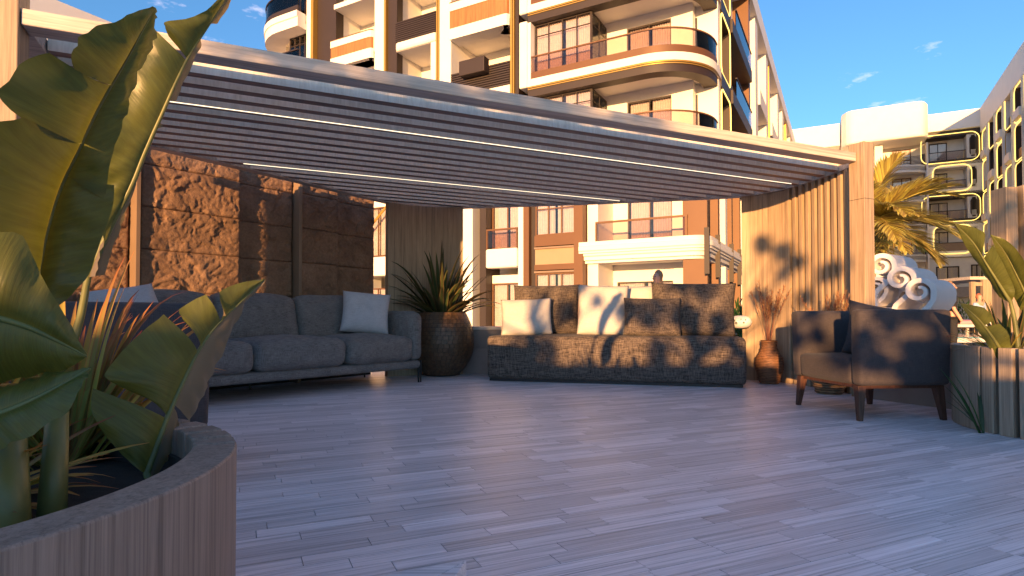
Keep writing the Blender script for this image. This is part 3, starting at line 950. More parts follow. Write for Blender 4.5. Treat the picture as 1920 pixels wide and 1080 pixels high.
# --- low table corner at the bottom of the frame
T = Vector((-0.0846, 1.1208)); tu = Vector(U); tw = Vector((0.19, 0.98)).normalized()
tb = thing('low_table', 'low pale wooden table corner with mitred top at the bottom edge', 'table', (T.x - .2, T.y - .25, 0))
q0, q1, q2, q3 = T, T - tu * 0.33, T - tu * 0.33 - tw * 0.46, T - tw * 0.46
cen = (q0 + q2) / 2
ins = [q + (cen - q) * 0.30 for q in (q0, q1, q2, q3)]
Q = [q0, q1, q2, q3]
for i in range(4):
    j = (i + 1) % 4
    e = 0.0015
    a, b, c, d = Q[i], Q[j], ins[j], ins[i]
    m_ = (a + b + c + d) / 4
    sh = [p + (m_ - p).normalized() * e for p in (a, b, c, d)]
    MB().prism([tuple(p) for p in sh], 0.255, 0.30).build('top_board', M['deck'], tb, bevel=0.0015)
MB().prism([tuple(p) for p in ins], 0.255, 0.296).build('top_panel', M['deck'], tb)
for i in range(4):
    k = Q[i] + (cen - Q[i]) * 0.16
    MB().box(k.x - .018, k.x + .018, k.y - .018, k.y + .018, 0, 0.2549).build('leg', M['planter'], tb)

# ------------------------------------------------------------------ planters
def planter(label, c, R, h, smooth_arc, slat_arc, nsl, rim=0.075, soil=0.07, mt='planter'):
    """round planter: a plain curved wall over one arc, upright slats round the rest"""
    r = thing('round_planter', label, 'planter', (c[0], c[1], 0), 0, 'round wooden planters')
    a0, a1 = smooth_arc
    n = 130
    P = [(c[0] + (R - rim / 2) * math.cos(math.radians(a0 + (a1 - a0) * i / n)), c[1] + (R - rim / 2) * math.sin(math.radians(a0 + (a1 - a0) * i / n))) for i in range(n + 1)]
    MB().sweep(P, -rim / 2, rim / 2, 0, h).build('curved_wall', M[mt], r, smooth='auto', bevel=0.004)
    s0, s1 = slat_arc
    st = (s1 - s0) / nsl
    for k in range(nsl):
        A0, A1 = math.radians(s0 + st * k), math.radians(s0 + st * (k + 0.70))
        q = [(c[0] + rr * math.cos(a), c[1] + rr * math.sin(a)) for rr, a in ((R - rim, A0), (R, A0), (R, A1), (R - rim, A1))]
        MB().prism(q, 0, h - 0.0015).build('slat', M[mt], r, bevel=0.005)
    bk = [(c[0] + (R - rim - 0.006) * math.cos(math.radians(s0 + (s1 - s0) * i / 40)), c[1] + (R - rim - 0.006) * math.sin(math.radians(s0 + (s1 - s0) * i / 40))) for i in range(41)]
    MB().sweep(bk, -0.005, 0.005, 0.0, h - 0.06).build('liner', M['joint'], r, smooth='auto')
    MB().lathe([(0.01, h - soil - .02), (R - rim - 0.013, h - soil - .02), (R - rim - 0.013, h - soil), (0.01, h - soil + 0.03)], (c[0], c[1], 0), 40).build('soil', M['soil'], r)
    return r
LPC, LPR, LPH = (-1.16, 0.93), 0.665, 0.50
planter('round grey wood planter in the near left corner', LPC, LPR, LPH, (-150, 25), (27, 208), 24, 0.08, 0.10)
RPC, RPR, RPH = (3.96, 3.98), 0.83, 0.565
planter('round slatted wood planter at the right edge of the deck', RPC, RPR, RPH, (128, 178.6), (180, 486), 35, 0.06, 0.05, 'planter2')

def lerp_lobe(lobe, t):
    ts = [q[0] for q in lobe]
    if t <= ts[0]: return Vector(lobe[0][1])
    for i in range(len(lobe) - 1):
        if t <= ts[i + 1]:
            k = (t - ts[i]) / (ts[i + 1] - ts[i])
            P = [Vector(lobe[max(0, min(len(lobe) - 1, j))][1]) for j in (i - 1, i, i + 1, i + 2)]
            lin = P[1].lerp(P[2], k)
            cv = 0.5 * ((2 * P[1]) + (P[2] - P[0]) * k + (2 * P[0] - 5 * P[1] + 4 * P[2] - P[3]) * k * k + (P[1] * 3 - P[0] - P[2] * 3 + P[3]) * k ** 3)
            return lin.lerp(cv, 0.7)
    return Vector(lobe[-1][1])

def banana_leaf(plant, mid, left, right, petiole, rad=0.008, bulge=0.03, flip=(False, False), seed=0):
    """mid: (px,py,depth) from tip to base; left/right: lobes of (index along mid, edge point)"""
    Wm = [at(*m) for m in mid]
    dense = cr(Wm, 8)
    def mid_at(t):
        x = max(0.0, min(len(Wm) - 1.0, t)) * 8
        i = min(len(dense) - 2, int(x))
        return dense[i].lerp(dense[i + 1], x - i)
    mb = MB()
    view = Vector((0, 0, CAM_H))
    nW = 9
    for sd, lobes in enumerate((left, right)):
        for lobe in lobes:
            lob = [(q[0], at(*q[1])) for q in lobe]
            t0, t1 = lob[0][0], lob[-1][0]
            n = max(4, int((t1 - t0) * 7))
            vs, uv, fs = [], [], []
            for j in range(n + 1):
                t = t0 + (t1 - t0) * j / n
                m, e = mid_at(t), lerp_lobe(lob, t)
                tan = (mid_at(t + .1) - mid_at(t - .1)).normalized()
                nrm = tan.cross(e - m)
                nrm = nrm.normalized() if nrm.length > 1e-6 else Vector((0, 0, 1))
                if nrm.dot(view - m) < 0: nrm = -nrm
                L = (e - m).length
                for i in range(nW + 1):
                    w = i / nW
                    rip = noise.noise(Vector((t * 3.1 + seed, w * 1.5, sd * 5.0))) * 0.012 * w + noise.noise(Vector((t * 9 + seed, w, sd * 3.0))) * 0.005 * w
                    vs.append(m.lerp(e, w) + nrm * (bulge * L / 0.25 * math.sin(math.pi * w ** 0.8) + rip))
                    uv.append((0.5 + (0.5 * w if sd else -0.5 * w), t / (len(Wm) - 1)))
            for j in range(n):
                for i in range(nW):
                    a = j * (nW + 1) + i
                    q = (a, a + 1, a + nW + 2, a + nW + 1)
                    fs.append(q[::-1] if flip[sd] else q)
            mb.add(vs, fs, uv)
    o = mb.build('leaf', M['banana'], plant, smooth=True, fix=False, uv=True)
    rib = dense + cr([Wm[-1]] + [Vector(q) for q in petiole], 5)[1:]
    k = len(rib)
    MB().tube(rib, [rad * (0.12 + 0.88 * min(1, (i / len(dense)) ** 0.8)) * (1 + 0.5 * max(0, i - len(dense)) / max(1, k - len(dense))) for i in range(k)], 8).build('midrib', M['petiole'], o, smooth=True)
    return o

bp = thing('banana_plant', 'banana plant with huge torn leaves in the near left planter', 'plant', (LPC[0], LPC[1], 0.40))
base = lambda dx, dy: (LPC[0] + dx, LPC[1] + dy, 0.41)
banana_leaf(bp,
    [(291, 14, 1.15), (262, 65, 1.15), (238, 108, 1.17), (206, 162, 1.2), (175, 218, 1.22), (143, 287, 1.24), (112, 352, 1.26), (88, 430, 1.27), (72, 510, 1.27), (60, 590, 1.25)],
    [[(0, (290, 14, 1.14)), (.5, (258, 22, 1.11)), (1, (215, 40, 1.08)), (2, (152, 72, 1.05)), (2.5, (131, 100, 1.05)), (2.9, (141, 131, 1.09))],
     [(2.95, (92, 99, 1.05)), (3.4, (40, 128, 1.03)), (3.9, (3, 170, 1.01)), (4.4, (18, 205, 1.03)), (4.7, (92, 257, 1.12))],
     [(4.75, (38, 216, 1.05)), (5.2, (-40, 235, 1.01)), (6, (-100, 320, 1.0)), (7, (-95, 430, 1.02)), (8, (-40, 530, 1.07)), (9, (40, 588, 1.2))]],
    [[(0, (292, 15, 1.16)), (1, (291, 58, 1.2)), (2, (268, 118, 1.24)), (3, (246, 180, 1.26)), (4, (232, 226, 1.27)), (5, (206, 308, 1.28)), (5.6, (197, 372, 1.3))],
     [(5.65, (214, 345, 1.31)), (6.3, (212, 385, 1.31)), (7, (190, 450, 1.31)), (8, (160, 525, 1.3)), (9, (100, 582, 1.27))]],
    [(at(60, 640, 1.2)), base(-.0, .1)], flip=(False, True), seed=1)
banana_leaf(bp,
    [(430, -14, 1.52), (395, 42, 1.5), (360, 95, 1.5), (332, 150, 1.5), (303, 215, 1.5), (272, 285, 1.5), (246, 350, 1.5), (205, 430, 1.5), (165, 520, 1.48)],
    [[(0, (427, -16, 1.5)), (1, (368, 32, 1.46)), (1.5, (312, 40, 1.44)), (2, (309, 52, 1.44)), (2.3, (316, 68, 1.46))],
     [(2.35, (290, 55, 1.45)), (3, (262, 100, 1.45)), (4, (232, 190, 1.45)), (5, (205, 290, 1.45)), (6, (192, 370, 1.47)), (7, (188, 450, 1.47)), (8, (182, 520, 1.47))]],
    [[(0, (434, -12, 1.54)), (0.6, (428, 10, 1.57)), (1.3, (388, 45, 1.58)), (2, (377, 68, 1.58)), (3, (340, 138, 1.59)), (3.6, (322, 172, 1.6))],
     [(3.65, (326, 150, 1.6)), (4.2, (296, 232, 1.6)), (4.8, (268, 285, 1.58)), (5.5, (250, 335, 1.56)), (7, (224, 430, 1.53)), (8, (196, 515, 1.5))]],
    [at(130, 660, 1.42), base(.1, .3)], flip=(False, False), seed=2)
banana_leaf(bp,
    [(163, 668, .93), (110, 640, .91), (50, 612, .89), (-20, 592, .87), (-90, 582, .85)],
    [[(0, (163, 664, .93)), (1, (120, 590, .91)), (2, (77, 515, .9)), (2.6, (38, 438, .89)), (3, (-20, 436, .87)), (4, (-90, 440, .85))]],
    [[(0, (163, 670, .93)), (1, (120, 692, .93)), (2, (60, 704, .93)), (3, (-20, 722, .91)), (4, (-90, 742, .89))]],
    [at(-140, 640, .84), base(-.25, -.25)], bulge=0.05, flip=(False, True), seed=3)
banana_leaf(bp,
    [(170, 690, .92), (110, 725, .9), (40, 760, .88), (-40, 790, .86), (-100, 812, .85)],
    [[(0, (170, 688, .92)), (1, (120, 694, .93)), (2, (60, 706, .93)), (3, (-20, 725, .91)), (4, (-100, 745, .9))]],
    [[(0, (169, 698, .92)), (.6, (160, 722, .9)), (1.2, (130, 767, .88)), (2, (62, 814, .86)), (3, (0, 842, .84)), (4, (-100, 872, .82))]],
    [at(-150, 840, .84), base(-.2, -.3)], bulge=0.045, flip=(False, True), seed=4)
banana_leaf(bp,
    [(497, 523, 1.55), (445, 572, 1.5), (402, 615, 1.46), (371, 660, 1.43), (346, 710, 1.4), (319, 770, 1.37), (296, 830, 1.34), (275, 888, 1.31)],
    [[(0, (496, 523, 1.55)), (.5, (455, 530, 1.5)), (1, (412, 545, 1.46)), (1.4, (413, 562, 1.45)), (1.7, (424, 592, 1.46))],
     [(1.72, (386, 552, 1.43)), (2.2, (336, 581, 1.4)), (2.6, (345, 598, 1.4)), (2.95, (368, 622, 1.41))],
     [(3.0, (308, 589, 1.36)), (3.6, (245, 640, 1.32)), (4.1, (197, 698, 1.29)), (4.6, (208, 716, 1.29)), (5.2, (286, 752, 1.34))],
     [(5.25, (174, 728, 1.28)), (6.0, (172, 778, 1.27)), (6.6, (215, 838, 1.28)), (7, (262, 884, 1.3))]],
    [[(0, (497, 524, 1.55)), (1, (462, 566, 1.53)), (2, (426, 640, 1.52)), (3, (400, 698, 1.49)), (4, (378, 752, 1.46)), (4.8, (352, 790, 1.43))],
     [(4.85, (333, 800, 1.41)), (5.5, (322, 838, 1.39)), (6.3, (312, 868, 1.36)), (7, (284, 905, 1.32))]],
    [at(268, 930, 1.28), base(.22, .22)], flip=(False, False), seed=5)
for (a, b, r_) in (((18, 800, .98), (16, 1010, .9), .026), ((108, 770, 1.05), (96, 985, .98), .020)):
    pa, pb = at(*a), at(*b)
    pb.z = 0.41
    MB().tube([pa, pa.lerp(pb, .5), pb], [r_ * .85, r_, r_ * 1.1], 10).build('stalk', M['petiole'], bp, smooth=True)

tuft('red_edged_grass', 'yellow green strap grass with red edges in the near left planter', 'plant', (-1.05, 1.40, 0.41), 0.3, 120, (0.40, 0.66), 0.021, M['cordy'], 14, 'blade', (0.05, 1.0), (0.3, 1.3), az=(1.0, 3.9), r0=0.10)
tuft('red_edged_grass', 'short yellow grass tuft low between the stalks in the near left planter', 'plant', (-1.00, 1.04, 0.41), 0.3, 95, (0.24, 0.44), 0.018, M['cordy'], 15, 'blade', (0.3, 1.4), (0.3, 1.4), r0=0.08)

rb = thing('banana_plant', 'smaller banana plant with upright green leaves in the right planter', 'plant', (RPC[0], RPC[1], 0.50))
rbase = lambda dx, dy: (RPC[0] - .58 + dx, RPC[1] + .02 + dy, 0.515)
banana_leaf(rb,
    [(1790, 419, 4.0), (1825, 455, 4.0), (1850, 495, 4.0), (1872, 530, 4.0), (1895, 567, 4.0)],
    [[(0, (1790, 420, 4.0)), (1, (1812, 464, 4.05)), (2, (1842, 512, 4.1)), (3, (1868, 549, 4.08)), (4, (1894, 568, 4.0))]],
    [[(0, (1791, 419, 4.0)), (.6, (1822, 425, 3.95)), (1.3, (1846, 436, 3.92)), (1.7, (1846, 452, 3.94))],
     [(1.75, (1862, 458, 3.92)), (2.4, (1884, 500, 3.93)), (3.2, (1903, 545, 3.96)), (4, (1896, 568, 4.0))]],
    [(at(1903, 605, 4.0)), rbase(.02, 0)], rad=.012, bulge=.02, flip=(False, True), seed=6)
banana_leaf(rb,
    [(1858, 440, 4.2), (1885, 475, 4.2), (1906, 515, 4.2), (1927, 560, 4.2), (1950, 615, 4.2)],
    [[(0, (1858, 441, 4.2)), (1, (1874, 490, 4.25)), (2, (1891, 535, 4.28)), (3, (1913, 578, 4.26)), (4, (1948, 616, 4.2))]],
    [[(0, (1859, 440, 4.2)), (.7, (1890, 452, 4.15)), (1.4, (1915, 480, 4.1)), (2.2, (1940, 520, 4.1)), (3.2, (1960, 570, 4.12)), (4, (1952, 616, 4.2))]],
    [at(1955, 640, 4.15), rbase(.1, .1)], rad=.012, bulge=.02, flip=(False, True), seed=7)
banana_leaf(rb,
    [(1800, 568, 3.85), (1836, 600, 3.85), (1863, 635, 3.86), (1884, 668, 3.88)],
    [[(0, (1800, 569, 3.85)), (1, (1826, 610, 3.88)), (2, (1850, 645, 3.9)), (3, (1872, 676, 3.9))]],
    [[(0, (1801, 568, 3.85)), (.7, (1845, 577, 3.8)), (1.3, (1864, 600, 3.8))],
     [(1.35, (1874, 606, 3.8)), (2.1, (1892, 628, 3.8)), (3, (1897, 668, 3.85))]],
    [rbase(-.06, -.02)], rad=.013, bulge=.02, flip=(False, True), seed=8)
tuft('flax_plant', 'dark spiky flax behind the banana leaves in the right planter', 'plant', (RPC[0] - .40, RPC[1] + .30, 0.52), 0.3, 50, (0.3, 0.5), 0.028, M['flax'], 33, tilt=(0.05, 1.0), droop=(0.2, 1.0), r0=0.12)
tuft('orange_grass', 'thin orange grass arching over the rim of the right planter', 'plant', (RPC[0] - .56, RPC[1] + .12, 0.52), 0.3, 46, (0.25, 0.5), 0.009, M['cordy'], 35, 'blade', (0.7, 1.45), (0.1, .8), az=(1.9, 4.6), r0=0.12)
fr = thing('palm_seedling', 'small green palm frond growing at the foot of the right planter', 'plant', (3.11, 3.98, 0))
for k, (tx, ty) in enumerate(((1766, 692), (1778, 704), (1764, 722), (1772, 745), (1792, 700), (1832, 715), (1762, 760))):
    b0 = Vector((3.06 + .02 * k * .3, 3.92, 0.0)); tp = at(tx, ty, 3.95 + .02 * k)
    d = (tp - b0)
    vs, fs, uv = blade(b0, d + Vector((0, 0, .12)), d.length * 1.04, 0.026, 0.35)
    MB().add(vs, fs, uv).build('leaf', M['fern'], fr, smooth=True, fix=False, uv=True)

# ------------------------------------------------------------------ apartment buildings
class Facade:
    """plan frame of a facade: s along it, o outwards, z up"""
    def __init__(s, O, a, n):
        s.O, s.a, s.n = Vector(O), Vector(a).normalized(), Vector(n).normalized()
    def fr(s, p):
        q = s.O + s.a * p[0] + s.n * p[1]
        return (q.x, q.y, p[2])
    def S(s, px, o=0.0):
        P = s.O + s.n * o
        k = (px - 960) / FPX
        return (k * P.y - P.x) / (s.a.x - k * s.a.y)
    def Z(s, px, py, o=0.0):
        q = s.fr((s.S(px, o), o, 0))
        return at(px, py, q[1]).z
    def mb(s): return MB(s.fr)

def ring_profile(s0, s1, z0, z1, r, n=6):
    """rounded rectangle outline (s, z)"""
    out = []
    for cs, cz, a0 in ((s1 - r, z1 - r, 0), (s0 + r, z1 - r, 90), (s0 + r, z0 + r, 180), (s1 - r, z0 + r, 270)):
        for i in range(n + 1):
            a = math.radians(a0 + 90 * i / n)
            out.append((cs + r * math.cos(a), cz + r * math.sin(a)))
    return out
def frame_ring(mb, s0, s1, z0, z1, w, r, o0, o1):
    A = ring_profile(s0, s1, z0, z1, r)
    B = ring_profile(s0 + w, s1 - w, z0 + w, z1 - w, max(0.02, r - w))
    n = len(A)
    v = [(p[0], o1, p[1]) for p in A] + [(p[0], o1, p[1]) for p in B] + [(p[0], o0, p[1]) for p in A] + [(p[0], o0, p[1]) for p in B]
    f = []
    for i in range(n):
        j = (i + 1) % n
        f += [(i, j, n + j, n + i), (n + i, n + j, 3 * n + j, 3 * n + i), (i, 2 * n + i, 2 * n + j, j), (2 * n + i, 3 * n + i, 3 * n + j, 2 * n + j)]
    return mb.add(v, f)

def window(F, parent, s0, s1, z0, z1, o, nv=2, nh=None, fw=0.05, curtains=True, fmat='dark', room=True):
    """framed window: frame with mullions > pane, curtain"""
    s0, s1 = sorted((s0, s1))
    m = F.mb()
    m.box(s0, s0 + fw, o, o + .07, z0, z1).box(s1 - fw, s1, o, o + .07, z0, z1)
    m.box(s0 + fw, s1 - fw, o, o + .07, z1 - fw, z1).box(s0 + fw, s1 - fw, o, o + .07, z0, z0 + fw)
    for k in range(1, nv):
        x = s0 + (s1 - s0) * k / nv
        m.box(x - fw * .4, x + fw * .4, o + .005, o + .065, z0 + fw, z1 - fw)
    if nh:
        z = z0 + (z1 - z0) * nh
        m.box(s0 + fw, s1 - fw, o + .01, o + .06, z - fw * .35, z + fw * .35)
    w = m.build('window', M[fmat], parent)
    F.mb().box(s0 + fw * .5, s1 - fw * .5, o + .03, o + .04, z0 + fw * .5, z1 - fw * .5).build('pane', M['pane'], w)
    if curtains:
        c = F.mb()
        for a, b in ((s0 + .05, s0 + (s1 - s0) * 0.46), (s0 + (s1 - s0) * 0.54, s1 - .05)):
            n = max(8, int((b - a) / 0.05))
            vs = []
            for i in range(n + 1):
                x = a + (b - a) * i / n
                oo = o - .12 + (.035 if i % 2 else -.035)
                vs += [(x, oo, z0 + .03), (x, oo, z1 - .03)]
            c.add(vs, [(2 * i, 2 * i + 2, 2 * i + 3, 2 * i + 1) for i in range(n)])
        c.build('curtain', M['curtain'], w, fix=False)
    if room:
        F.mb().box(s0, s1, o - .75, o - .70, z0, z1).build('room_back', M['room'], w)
    return w

C0 = (7.2, 22.0)
FL = Facade(C0, (-.874, .485), (-.485, -.874))
FRR = Facade(C0, (.486, .874), (.874, -.486))
mbld = thing('apartment_building', 'tall cream apartment building with rounded corner balconies behind the pergola', 'building', (9.0, 27.0, 0), math.atan2(.485, -.874))
P = mbld
pl, br, dk, gd = M['plaster'], M['bronze'], M['dark'], M['gold']
ZTOP = 19.8
# core walls, set back behind the balconies, with openings left to the window reveals
def wall_with_holes(F, s0, s1, z0, z1, o0, o1, holes, mat, name='wall'):
    ss = sorted(set([s0, s1] + [x for h in holes for x in h[:2]]))
    zs = sorted(set([z0, z1] + [x for h in holes for x in h[2:]]))
    m = F.mb()
    for i in range(len(ss) - 1):
        j = 0
        while j < len(zs) - 1:
            free = lambda jj: not any(h[0] <= (ss[i] + ss[i + 1]) / 2 <= h[1] and h[2] <= (zs[jj] + zs[jj + 1]) / 2 <= h[3] for h in holes)
            if not free(j): j += 1; continue
            k = j
            while k + 1 < len(zs) - 1 and free(k + 1): k += 1
            m.box(ss[i], ss[i + 1], o0, o1, zs[j], zs[k + 1])
            j = k + 1
    return m.build(name, mat, P)
holes, wins = [], []
def hole(s0, s1, z0, z1, nv=2, nh=None, **k):
    s0, s1 = sorted((s0, s1)); holes.append((s0, s1, z0, z1)); wins.append((s0, s1, z0, z1, nv, nh, k))
LV = [7.75, 11.0, 14.25, 17.5]                     # upper floor levels
for z in LV[:3]:
    hole(1.80, 3.72, z + 0.02, z + 2.42)            # door behind the corner balcony
for z in (LV[1], LV[2]):
    hole(8.6, 10.1, z + 0.1, z + 2.25)              # bay A
    hole(13.0, 14.3, z + 0.1, z + 2.2)              # bay B
    hole(16.5, 18.0, z + 0.1, z + 2.2)              # bay C
hole(1.80, 3.72, 3.95, 6.5); hole(1.78, 4.2, 0.1, 2.35)
wall_with_holes(FL, 0.905, 25.0, 0, ZTOP, -2.45, -2.2, holes, pl)
for (a, b, c, d, nv, nh, k) in wins:
    window(FL, P, a, b, c, d, -2.36, nv, nh, **k)
FRR.mb().box(2.455, 60, -1.15, -0.9, 0, ZTOP).build('wall', pl, P)
FL.mb().box(0.95, 24.9, -14, -2.46, ZTOP - .3, ZTOP).build('roof_slab', pl, P)
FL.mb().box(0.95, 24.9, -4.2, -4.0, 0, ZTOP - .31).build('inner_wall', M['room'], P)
FL.mb().box(24.9, 25.1, -14, -2.2, 0, ZTOP).build('wall', pl, P)

# corner bays on three floors
def corner_path(o, s_far=7.45, t_far=3.45, r=2.4, n=12):
    """plan path in FL coordinates from the left end round the corner to the right face"""
    pts = [(s_far, o)]
    R = r + o
    for i in range(n + 1):
        a = math.radians(90 - 90 * i / n)
        pts.append((r - R * math.cos(a), -r + R * math.sin(a)))
    pts.append((-o, -r - (t_far - r)))
    return pts
for z in LV[:3]:
    sl = corner_path(0.0)
    FL.mb().sweep(corner_path(-.02), 0.0, 0.55, z - .64, z - .26).build('fascia', dk, P, smooth='auto')
    FL.mb().sweep(corner_path(.0), -.015, 0.2, z - .259, z - .215).build('gold_line', gd, P, smooth='auto')
    FL.mb().sweep(corner_path(.0), -.015, 0.2, z - .335, z - .30).build('gold_line', gd, P, smooth='auto')
    FL.mb().sweep(corner_path(.05), 0.0, 0.5, z - .214, z + .10).build('balcony_edge', pl, P, smooth='auto')
    FL.mb().sweep(corner_path(-.02), 0.0, 0.06, z + .101, z + .42).build('upstand', br, P, smooth='auto')
    rl = corner_path(-.04, 7.3, 3.3)
    FL.mb().sweep(rl, 0.0, 0.018, z + .421, z + 1.06).build('glass_balustrade', M['balglass'], P, smooth='auto')
    FL.mb().sweep(rl, -0.025, 0.045, z + 1.061, z + 1.115).build('handrail', br, P, smooth='auto')
    inner = corner_path(-.5, 7.45, 3.4)
    FL.mb().prism(inner + [(0.9, -3.4), (0.9, -2.2), (7.45, -2.2)], z - .40, z - .215).build('balcony_slab', pl, P)
    # white rounded frame at the left end of the bay
    FL.mb().box(7.46, 7.86, -2.19, 0.06, z - .22, z + 2.70).build('bay_frame', pl, P, bevel=.06)
    FL.mb().box(7.30, 7.45, -.9, 0.02, z + .10, z + 2.60).build('bay_frame', pl, P)
    # glazed box with curtains
    zb, zt = z + .11, z + 2.60
    gb = window(FL, P, 4.66, 7.28, zb, zt, -.42, 4, .80, .045, room=False)
    sd = FL.mb()
    for o in (-.42, -1.25, -2.1): sd.box(4.615, 4.66, o, o + .045, zb, zt)
    sd.box(4.615, 4.66, -2.1, -.37, zt - .05, zt).box(4.615, 4.66, -2.1, -.37, zb, zb + .05).box(4.62, 4.655, -2.1, -.37, zb + 1.98, zb + 2.02)
    sd.build('side_mullions', dk, gb)
    FL.mb().box(4.632, 4.642, -2.05, -.4, zb + .05, zt - .05).build('pane', M['pane'], gb)
    # right-hand glazing of the corner
    m = FRR.mb()
    for t in (2.7, 3.3, 3.9, 4.5, 5.1): m.box(t - .03, t + .03, -.899, -.83, z + .1, z + 2.4)
    for zz in (z + .1, z + 1.3, z + 2.34): m.box(2.7, 5.1, -.895, -.84, zz, zz + .06)
    w = m.build('window', dk, P)
    FRR.mb().box(2.67, 5.13, -.898, -.87, z + .1, z + 2.4).build('pane', plain('dark_glazing', (0.05, 0.07, 0.11), 0.08), w)
# brown pillar under the corner, right of the white pier
FRR.mb().box(2.45, 3.1, -.898, -.15, 3.9, 7.1).build('corner_pillar', br, P, bevel=.03)

# --- left of the corner: pillars, gold lines, balcony bays
S = FL.S
def pillar(px0, px1, mat, z0, z1, o0=-2.19, o1=0.0, name='pillar', bev=0.0):
    a, b = sorted((S(px0), S(px1)))
    FL.mb().box(a, b, o0, o1, z0, z1).build(name, mat, P, bevel=bev)
pillar(957.5, 961, gd, 7.0, ZTOP, -.3, .05, 'gold_line'); pillar(962.5, 964.5, gd, 7.0, ZTOP, -.3, .05, 'gold_line')
pillar(965, 971.5, dk, 7.0, ZTOP, -2.19, -.06)
pillar(823, 845, pl, 7.0, ZTOP, -2.19, 0.03, bev=.04)
pillar(817.5, 819.5, gd, 7.0, ZTOP, -.3, .05, 'gold_line'); pillar(820.5, 822.6, gd, 7.0, ZTOP, -.3, .05, 'gold_line')
pillar(722.5, 739.5, dk, 7.0, ZTOP, -.55, -.10); pillar(722.5, 737, pl, 7.0, ZTOP, -2.19, -.56)
pillar(718.5, 721.8, gd, 7.0, ZTOP, -.3, .05, 'gold_line')
pillar(700, 718, pl, 7.0, ZTOP, -2.19, 0.03, bev=.04)
pillar(585, 620, dk, 7.0, ZTOP, -.8, -.25); pillar(585, 618, pl, 7.0, ZTOP, -2.19, -.81)
pillar(580, 584.6, gd, 7.0, ZTOP, -.3, .05, 'gold_line')
pillar(571, 579.5, pl, 7.0, ZTOP, -2.19, .03, bev=.04)
sA0, sA1 = S(956.5), S(845.5); sB0, sB1 = S(816.5), S(740); sC0, sC1 = S(699.5), S(621)
def bay_ceiling(a, b, z):
    FL.mb().box(a, b, -2.19, -.06, z, z + .25).build('balcony_slab', pl, P)
for z in LV:
    bay_ceiling(sA0, sA1, z - .40); bay_ceiling(sB0, sB1, z - .28); bay_ceiling(sC0, sC1, z - .30)
def curved_front(a, b, o, out):
    n = 10
    return [(a + (b - a) * i / n, o + out * math.sin(math.pi * min(1, max(0, i / n))) ** .6) for i in range(n + 1)]
def curved_parapet(a, b, z0, zs, zw, zt, out=.25):
    path = [(a, -.02)] + arc((a + .3, out - .3), .3, 180, 90, 5) + [(b - .05, out)] if out > .3 else [(a, .04), (a + .08, .16), (a + .25, .2), (b, .2)]
    FL.mb().sweep(path, -.02, -.9, z0, zs).build('balcony_edge', pl, P, smooth='auto')
    FL.mb().sweep(path, -.05, -.12, zs, zw).build('wood_panel', M['woodpanel'], P, smooth='auto')
    FL.mb().sweep(path, -.02, -.16, zw + .001, zt).build('parapet_cap', pl, P, smooth='auto')
    FL.mb().sweep(path, -.0, -.20, zt + .001, zt + .04).build('handrail', br, P, smooth='auto')
curved_parapet(sA0, sA1, 13.72, 14.22, 15.05, 15.42)
curved_parapet(sC0, sC1, 13.95, 14.45, 15.02, 15.36)
curved_parapet(sC0, sC1, 10.7, 11.2, 11.8, 12.1)
def slat_rail(a, b, z0, z1, n=10):
    m = FL.mb()
    for i in range(n):
        z = z0 + (z1 - z0) * i / n
        m.box(a, b, -.02, .05, z, z + (z1 - z0) / n * .62)
    m.box(a, b, -.07, -.03, z0, z1)
    m.build('slat_railing', dk, P)
slat_rail(sA0, sA1, 11.12, 12.18)
FL.mb().box(S(918), S(871), .06, .5, 11.75, 12.42).build('planter_box', M['dark'], P, bevel=.02)
FL.mb().box(sA0, sA1, -.9, .02, 10.6, 11.11).build('balcony_edge', pl, P, bevel=.05)
slat_rail(sB0, sB1, 14.42, 15.42)
FL.mb().box(sB0, sB1, -.9, .06, 13.95, 14.41).build('balcony_edge', pl, P, bevel=.12)
FL.mb().box(sB0 + .001, sB0 + .32, -.9, .04, 10.9, 13.95).build('bay_frame', pl, P, bevel=.06)
slat_rail(sB0, sB1, 11.15, 12.1)
# rounded end bay on the far left
sD0, sD1 = S(570.5), 25.0
def end_path(o, n=10):
    R = 2.3 + o
    return [(sD0, o)] + [(sD1 - 2.3 + R * math.sin(math.radians(90 * i / n)), -2.3 + R * math.cos(math.radians(90 * i / n))) for i in range(n + 1)] + [(sD1 + o, -5.0)]
for z in (LV[2], LV[3]):
    FL.mb().sweep(end_path(0.6), -.0, -1.1, z - .95, z - .45).build('balcony_edge', pl, P, smooth='auto')
    FL.mb().sweep(end_path(0.66), -.0, -.6, z - .449, z - .12).build('balcony_edge', pl, P, smooth='auto')
    FL.mb().sweep(end_path(0.60), -.0, -.1, z - .119, z + .18).build('upstand', dk, P, smooth='auto')
    FL.mb().sweep(end_path(0.56), -.0, -.03, z + .181, z + 1.0).build('glass_balustrade', M['balglass'], P, smooth='auto')
    FL.mb().sweep(end_path(0.6), -.0, -.08, z + 1.001, z + 1.06).build('handrail', dk, P, smooth='auto')
    ep = end_path(0.1)
    FL.mb().prism(ep + [(sD0, -5.0)], z - .62, z - .2).build('balcony_slab', pl, P)
    window(FL, P, sD0 + .05, sD0 + 1.6 if z > 17 else S(541, -.35), z + .1 - (0 if z > 17 else .0), z + 2.3, -.35, 4, .78, .05)
    FL.mb().box(sD0 + 1.7 if z > 17 else S(541, -.35) + .02, sD1 - .3, -2.3, -2.0, z - .2, z + 2.4).build('wall', pl, P)
FL.mb().box(sD0, S(541, -.35), -.36, -.35, 13.2, 14.34).build('wall', pl, P)

